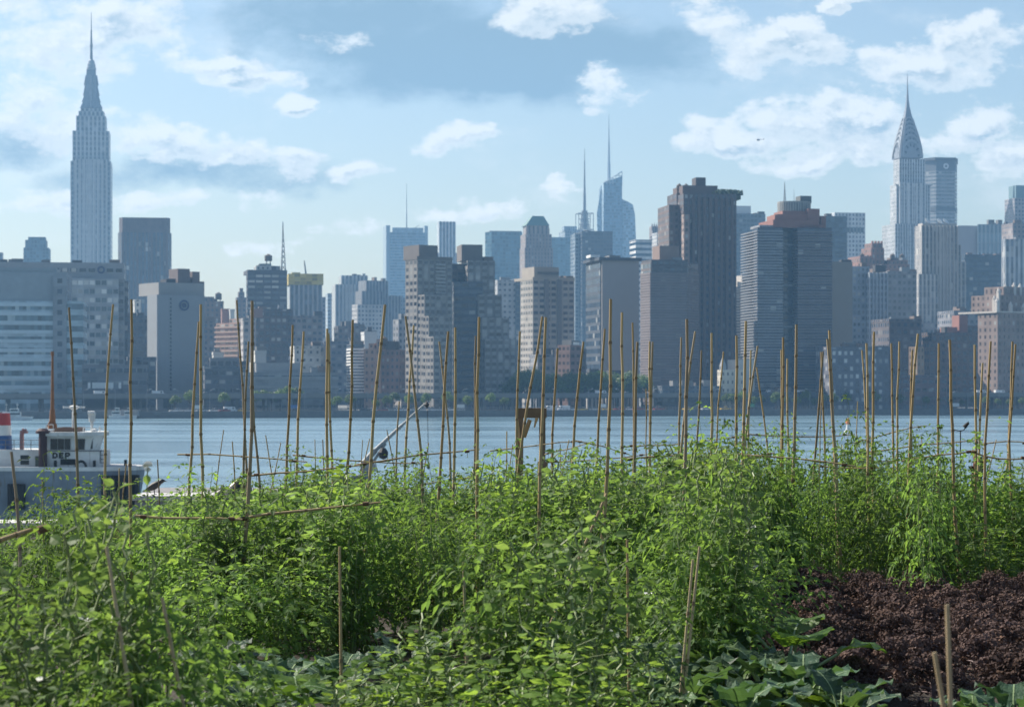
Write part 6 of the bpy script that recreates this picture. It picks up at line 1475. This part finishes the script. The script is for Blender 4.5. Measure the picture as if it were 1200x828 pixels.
# ------------------------------------------------------------------ things at the roof edge
TIM = plain('timber_brown', (.22, .15, .105), .85, scale=6, var=.5); TIMP = plain('timber_fresh', (.45, .28, .14), .8, scale=6, var=.4)
YT = 22.8
a = empty('timber_frame', (P(623, 0, YT).x, YT, SOIL)); tag(a, 'rough brown timber post and beam frame at the roof edge in front of the river', 'timber frame')
def fx_(px): return P(px, 0, YT).x - a.location.x
zt = zat(478, YT) - SOIL
for x0, x1 in ((606, 614), (631, 640)):
    m = MB(); m.box(fx_(x0 + .8), fx_(x1 - .8), -.033, .033, -.05, zt - .10); m.build('post', [TIM], a)
m = MB(); m.box(fx_(604), fx_(640.5), -.045, .045, zt - .10, zt); m.build('beam', [TIM], a)
m = MB(); m.box(fx_(630), fx_(642), -.06, -.041, -.05, zt - .55); m.build('gusset_board', [TIM], a)
m = MB(); m.tube((fx_(614), -.02, zt - .3), (fx_(621), -.02, zt - .12), .025, .025, 6); m.build('brace', [TIMP], a)
m = MB(); m.tube((fx_(606), -.05, zt - .14), (fx_(611), -.06, zt - .42), .02, .008, 6); m.tube((fx_(629), -.05, zt - .1), (fx_(626), -.06, zt - .2), .02, .008, 6); m.build('torn_cloth', [plain('cloth_tan', (.55, .36, .20), .9)], a)
b = empty('weather_station', (P(1125.5, 0, YT).x, YT, SOIL)); tag(b, 'slim pole with a crossarm carrying a wind vane and cup at the roof edge', 'weather station')
def wx(px): return P(px, 0, YT).x - b.location.x
def wz(py): return zat(py, YT) - SOIL
m = MB(); m.tube((0, 0, -.05), (0, 0, wz(504)), .0065, .0055, 8); m.build('pole', [BLK], b)
m = MB(); q = [(1116.5, 500), (1118, 503.5), (1125.5, 505), (1130, 503.5), (1131, 500)]
for (x0, y0), (x1, y1) in zip(q, q[1:]): m.tube((wx(x0), 0, wz(y0)), (wx(x1), 0, wz(y1)), .005, .005, 6)
m.build('crossarm', [BLK], b)
m = MB(); m.lathe([(0, wz(500.5)), (.012, wz(499)), (.016, wz(497)), (0, wz(495.5))], 10, cx=wx(1116.5)); m.build('wind_cup', [BLK], b)
m = MB(); m.tube((wx(1130), 0, wz(500.5)), (wx(1134.5), -.01, wz(495)), .024, .012, 8); m.face([(wx(1131), -.002, wz(499)), (wx(1136), -.002, wz(497)), (wx(1135), -.002, wz(493.5)), (wx(1131.5), -.002, wz(496))]); m.face([(wx(1131), .002, wz(499)), (wx(1131.5), .002, wz(496)), (wx(1135), .002, wz(493.5)), (wx(1136), .002, wz(497))]); m.build('wind_vane', [BLK], b)
RU = plain('rusty_steel', (.085, .03, .02), .85, scale=8, var=.6)
o_ = empty('rusty_vent_pipe', (P(1132, 0, 22.2).x, 22.2, SOIL)); tag(o_, 'short wide rusty red brown vent pipe leaning at the roof edge under the weather station', 'vent pipe'); o_.rotation_euler = (0, R(8), 0)
zt = zat(534, 22.2) - SOIL; m = MB(); m.lathe([(.056, 0), (.056, zt), (.045, zt), (.045, zt - .1), (0, zt - .1)], 14); m.build('pipe', [RU], o_)
m = MB(); m.lathe([(.058, zt - .03), (.064, zt - .03), (.064, zt + .004), (.058, zt + .004)], 14); m.build('collar', [RU], o_)
m = MB(); m.box(-.075, -.05, -.02, .02, zt - .16, zt - .1); m.box(.05, .08, -.02, .02, zt - .05, zt + .01); m.build('lug', [RU], o_)
# black crop bags and a bird at the parapet
BAG = plain('black_plastic', (.015, .015, .018), .35, var=.4, scale=8)
for (px, w, h_, lb) in ((251, .16, .17, 'small black plastic sack slumped at the roof edge, left of the bigger one'), (271, .22, .27, 'bigger black plastic sack with a shiny top slumped at the roof edge')):
    r6 = random.Random(px); m = MB(); cx0 = P(px, 0, 23.7); zc = zat(585, 23.7); n = 14
    rings = []
    for j in range(8):
        f = j / 7; rr = w * math.sqrt(max(0, 1 - (f * 1.0) ** 2.4)) * .98 + .001
        rings.append([(cx0.x + rr * (1 + .16 * r6.random()) * math.cos(6.283 * i / n) + .10 * f, 23.7 + rr * .8 * math.sin(6.283 * i / n), SOIL - .02 + (zc - SOIL + h_) * f + r6.uniform(-.012, .012)) for i in range(n)])
    for a_, c_ in zip(rings, rings[1:]):
        for i in range(n): m.face([a_[i], a_[(i + 1) % n], c_[(i + 1) % n], c_[i]])
    o = m.build('plastic_sack', [BAG], smooth=True, merge=True); tag(o, lb, 'sack')
bd = MB(); Yb = 23.9; bp = P(180, 577.5, Yb); bp.z = 11.81
# a starling sized bird: tapered body, head, beak, tail and legs in one skin
sp = [((-.135, 0, .035), .006), ((-.09, 0, .05), .016), ((-.045, 0, .075), .036), ((0, 0, .10), .047), ((.045, 0, .125), .042), ((.08, 0, .15), .028), ((.105, 0, .165), .027), ((.13, 0, .166), .015), ((.143, 0, .162), .006), ((.165, 0, .158), .001)]
for (p0, r0), (p1, r1) in zip(sp, sp[1:]): bd.tube(p0, p1, r0, r1, 12, caps=False)
for y in (-.015, .015): bd.tube((.005, y, .07), (.012, y, .0), .004, .003, 5); bd.tube((.012, y, .003), (.04, y, .002), .003, .002, 5)
o = bd.build('bird', [plain('bird_grey', (.025, .027, .03), .6, scale=20, var=.5)], smooth=True, merge=True); o.location = bp; o.scale = (.88, .88, .88)
tag(o, 'dark grey bird perched on the pale lid of the roof hatch, facing right', 'bird')
w_ = MB(); 
for y in (-.046, .046):
    s = 1 if y > 0 else -1
    w_.face([(.05, y * .9, .135), (.0, y * 1.08, .13), (-.05, y * .95, .10), (-.11, y * .35, .055), (-.05, y * .9, .07), (.03, y * 1.0, .095)][::s])
w_.build('wing', [plain('wing_dark', (.03, .032, .036), .6)], o)
# ------------------------------------------------------------------ air, sky, sun, camera
m = bpy.data.materials.new('air'); m.use_nodes = True; t = m.node_tree
for n in list(t.nodes): t.nodes.remove(n)
o_ = t.nodes.new('ShaderNodeOutputMaterial'); pv = t.nodes.new('ShaderNodeVolumePrincipled')
pv.inputs['Color'].default_value = HAZE_COL; pv.inputs['Density'].default_value = HAZE; pv.inputs['Anisotropy'].default_value = .2
t.links.new(pv.outputs[0], o_.inputs['Volume'])
hb = MB(); hb.box(-1600, 1600, -60, 3300, -2.5, 450)
tag(hb.build('haze', [m]), kind='stuff')

w = bpy.data.worlds.new('World'); SC.world = w; w.use_nodes = True; t = w.node_tree
for n in list(t.nodes): t.nodes.remove(n)
k = NT(t)
out = k.n('ShaderNodeOutputWorld'); bg = k.n('ShaderNodeBackground'); k.l(bg.outputs[0], out.inputs[0])
sky = k.n('ShaderNodeTexSky', sky_type='NISHITA'); sky.sun_disc = False; sky.sun_elevation = SUN_EL; sky.sun_rotation = -SUN_AZ
sky.altitude = 0; sky.air_density = 1.0; sky.dust_density = 1.2; sky.ozone_density = 1.4
tc = k.n('ShaderNodeTexCoord').outputs['Generated']; sp = k.n('ShaderNodeSeparateXYZ'); k.l(tc, sp.inputs[0])
yy = k.m('MAXIMUM', sp.outputs[1], .05)
U = k.m('DIVIDE', sp.outputs[0], yy); V = k.m('DIVIDE', sp.outputs[2], yy)
cv = k.n('ShaderNodeCombineXYZ'); k.l(U, cv.inputs[0]); k.l(k.m('MULTIPLY', V, 1.7), cv.inputs[1])
# fluffy edges: warp the coordinates with two noises
nc = k.n('ShaderNodeTexNoise'); k.l(cv.outputs[0], nc.inputs['Vector']); nc.inputs['Scale'].default_value = 22; nc.inputs['Detail'].default_value = 8; nc.inputs['Roughness'].default_value = .6
ns = k.n('ShaderNodeSeparateColor'); k.l(nc.outputs['Color'], ns.inputs[0])
Uw = k.m('ADD', U, k.m('MULTIPLY', k.m('SUBTRACT', ns.outputs[0], .5), .06)); Vw = k.m('ADD', V, k.m('MULTIPLY', k.m('SUBTRACT', ns.outputs[1], .5), .030))
fb = k.m('ADD', k.m('MULTIPLY', k.noise(cv.outputs[0], 34, 8, .66), .7), k.m('MULTIPLY', k.noise(cv.outputs[0], 11, 3, .55), .3))
# the same noise a little towards the sun gives the lit and the shaded side of each puff
mv = k.n('ShaderNodeMapping'); mv.inputs['Location'].default_value = (-.0035, .0077, 0); k.l(cv.outputs[0], mv.inputs[0])
fb2 = k.m('ADD', k.m('MULTIPLY', k.noise(mv.outputs[0], 34, 8, .66), .7), k.m('MULTIPLY', k.noise(mv.outputs[0], 11, 3, .55), .3))
def blobs(lst, ox=0.0, oy=0.0):
    acc = None
    for (px, py, a, b, wgt) in lst:
        du = k.m('MULTIPLY', k.m('SUBTRACT', Uw, tx(px) + ox), F / a); dv = k.m('MULTIPLY', k.m('SUBTRACT', Vw, tz(py) + oy), F / b)
        d2 = k.m('ADD', k.m('MULTIPLY', du, du), k.m('MULTIPLY', dv, dv))
        c = k.m('MULTIPLY', k.m('SUBTRACT', 1.0, d2), wgt)
        acc = c if acc is None else k.m('MAXIMUM', acc, c)
    return acc
WHITE = [(75, 45, 150, 70, .85), (30, 128, 60, 34, .8), (90, 150, 60, 30, .7), (235, 82, 75, 15, .7), (290, 100, 60, 15, .8), (200, 66, 40, 12, .6), (345, 124, 26, 18, .9), (155, 152, 50, 22, .9), (215, 168, 70, 24, 1), (275, 182, 50, 22, 1), (340, 190, 62, 20, 1), (430, 197, 40, 17, 1),
    (60, 232, 95, 16, .7), (190, 238, 70, 14, .7), (310, 232, 32, 18, .6), (400, 262, 70, 15, .6), (320, 282, 50, 10, .6), (545, 243, 80, 20, .9), (522, 162, 52, 20, 1.1), (712, 108, 44, 21, 1.1), (650, 20, 75, 32, .9), (830, 18, 60, 26, .7), (905, 52, 88, 34, 1.0), (950, 36, 30, 22, .9),
    (860, 158, 62, 28, 1.1), (930, 150, 70, 34, 1.1), (1000, 140, 90, 36, 1.1), (960, 186, 130, 16, .8), (1010, 178, 60, 24, .9), (1140, 142, 56, 28, 1.0), (1090, 80, 118, 34, 1.0), (1150, 56, 70, 40, 1.1), (1190, 192, 46, 28, .9), (985, 6, 26, 14, .9), (650, 222, 18, 10, .7), (1085, 170, 70, 18, .6), (20, 18, 60, 14, .6), (400, 45, 50, 12, .3)]
GREY = [(560, 62, 250, 64, 1.25), (430, 26, 190, 50, 1.0), (580, 88, 140, 34, 1.5), (720, 64, 140, 36, 1), (250, 200, 190, 24, .6), (25, 165, 60, 26, .5)]
cw = blobs(WHITE); cg = blobs(GREY)
dens = k.m('ADD', cw, k.m('MULTIPLY', k.m('SUBTRACT', fb, .535), 5.5))
aw = k.sm(dens, -.22, .58)
ag = k.sm(k.m('ADD', cg, k.m('MULTIPLY', k.m('SUBTRACT', fb, .5), 2.6)), -.4, .95, 0, .97)
wisp = k.m('MULTIPLY', k.sm(k.noise(cv.outputs[0], 10, 8, .66), .5, .74), .42)
dens2 = k.m('ADD', blobs(WHITE, .0035, -.0045), k.m('MULTIPLY', k.m('SUBTRACT', fb2, .535), 5.5))
lit = k.sm(k.m('SUBTRACT', dens, dens2), -.35, .50)
core = k.sm(dens, .1, 1.1)
cl = k.mix(k.m('MULTIPLY', core, k.m('SUBTRACT', 1.0, lit)), CLOUD_LIT, CLOUD_SHADE)
sc = k.mix(1.0, sky.outputs[0], SKY_TINT, 'MULTIPLY')
front_ = k.sm(sp.outputs[1], .05, .3); up = k.sm(V, 0.0, .02)
msk = k.m('MULTIPLY', front_, up)
c0 = k.mix(k.m('MULTIPLY', wisp, msk), sc, CLOUD_LIT)
c1 = k.mix(k.m('MULTIPLY', ag, msk), c0, CLOUD_GREY)
c2 = k.mix(k.m('MULTIPLY', k.m('MULTIPLY', aw, .94), msk), c1, cl)
k.l(c2, bg.inputs[0]); bg.inputs[1].default_value = SKY_STRENGTH

sd = bpy.data.lights.new('sun', 'SUN'); sd.energy = SUN_STRENGTH; sd.angle = R(.53); sd.color = (1.0, .93, .82)
so = bpy.data.objects.new('sun', sd); COL.objects.link(so)
S = Vector((-math.sin(SUN_AZ) * math.cos(SUN_EL), math.cos(SUN_AZ) * math.cos(SUN_EL), math.sin(SUN_EL)))
so.rotation_euler = (-S).to_track_quat('-Z', 'Y').to_euler()

cd_ = bpy.data.cameras.new('camera'); co = bpy.data.objects.new('camera', cd_); COL.objects.link(co)
co.location = (0, 0, EYE); co.rotation_euler = (R(90), 0, 0)
cd_.sensor_width = 36; cd_.lens = 36 * F / 1200; cd_.shift_y = (HOR - 414) / 1200
cd_.clip_start = .1; cd_.clip_end = 20000
cd_.dof.use_dof = True; cd_.dof.focus_distance = 17.0; cd_.dof.aperture_fstop = 7.5
SC.camera = co
vs = SC.view_settings; vs.view_transform = 'Standard'; vs.look = 'None'; vs.gamma = 1; vs.use_curve_mapping = False; vs.exposure = EXPOSURE
SC.render.engine = 'CYCLES'; cy = SC.cycles
cy.use_denoising = True; cy.volume_bounces = 1; cy.max_bounces = 6; cy.transparent_max_bounces = 8; cy.sample_clamp_indirect = 6
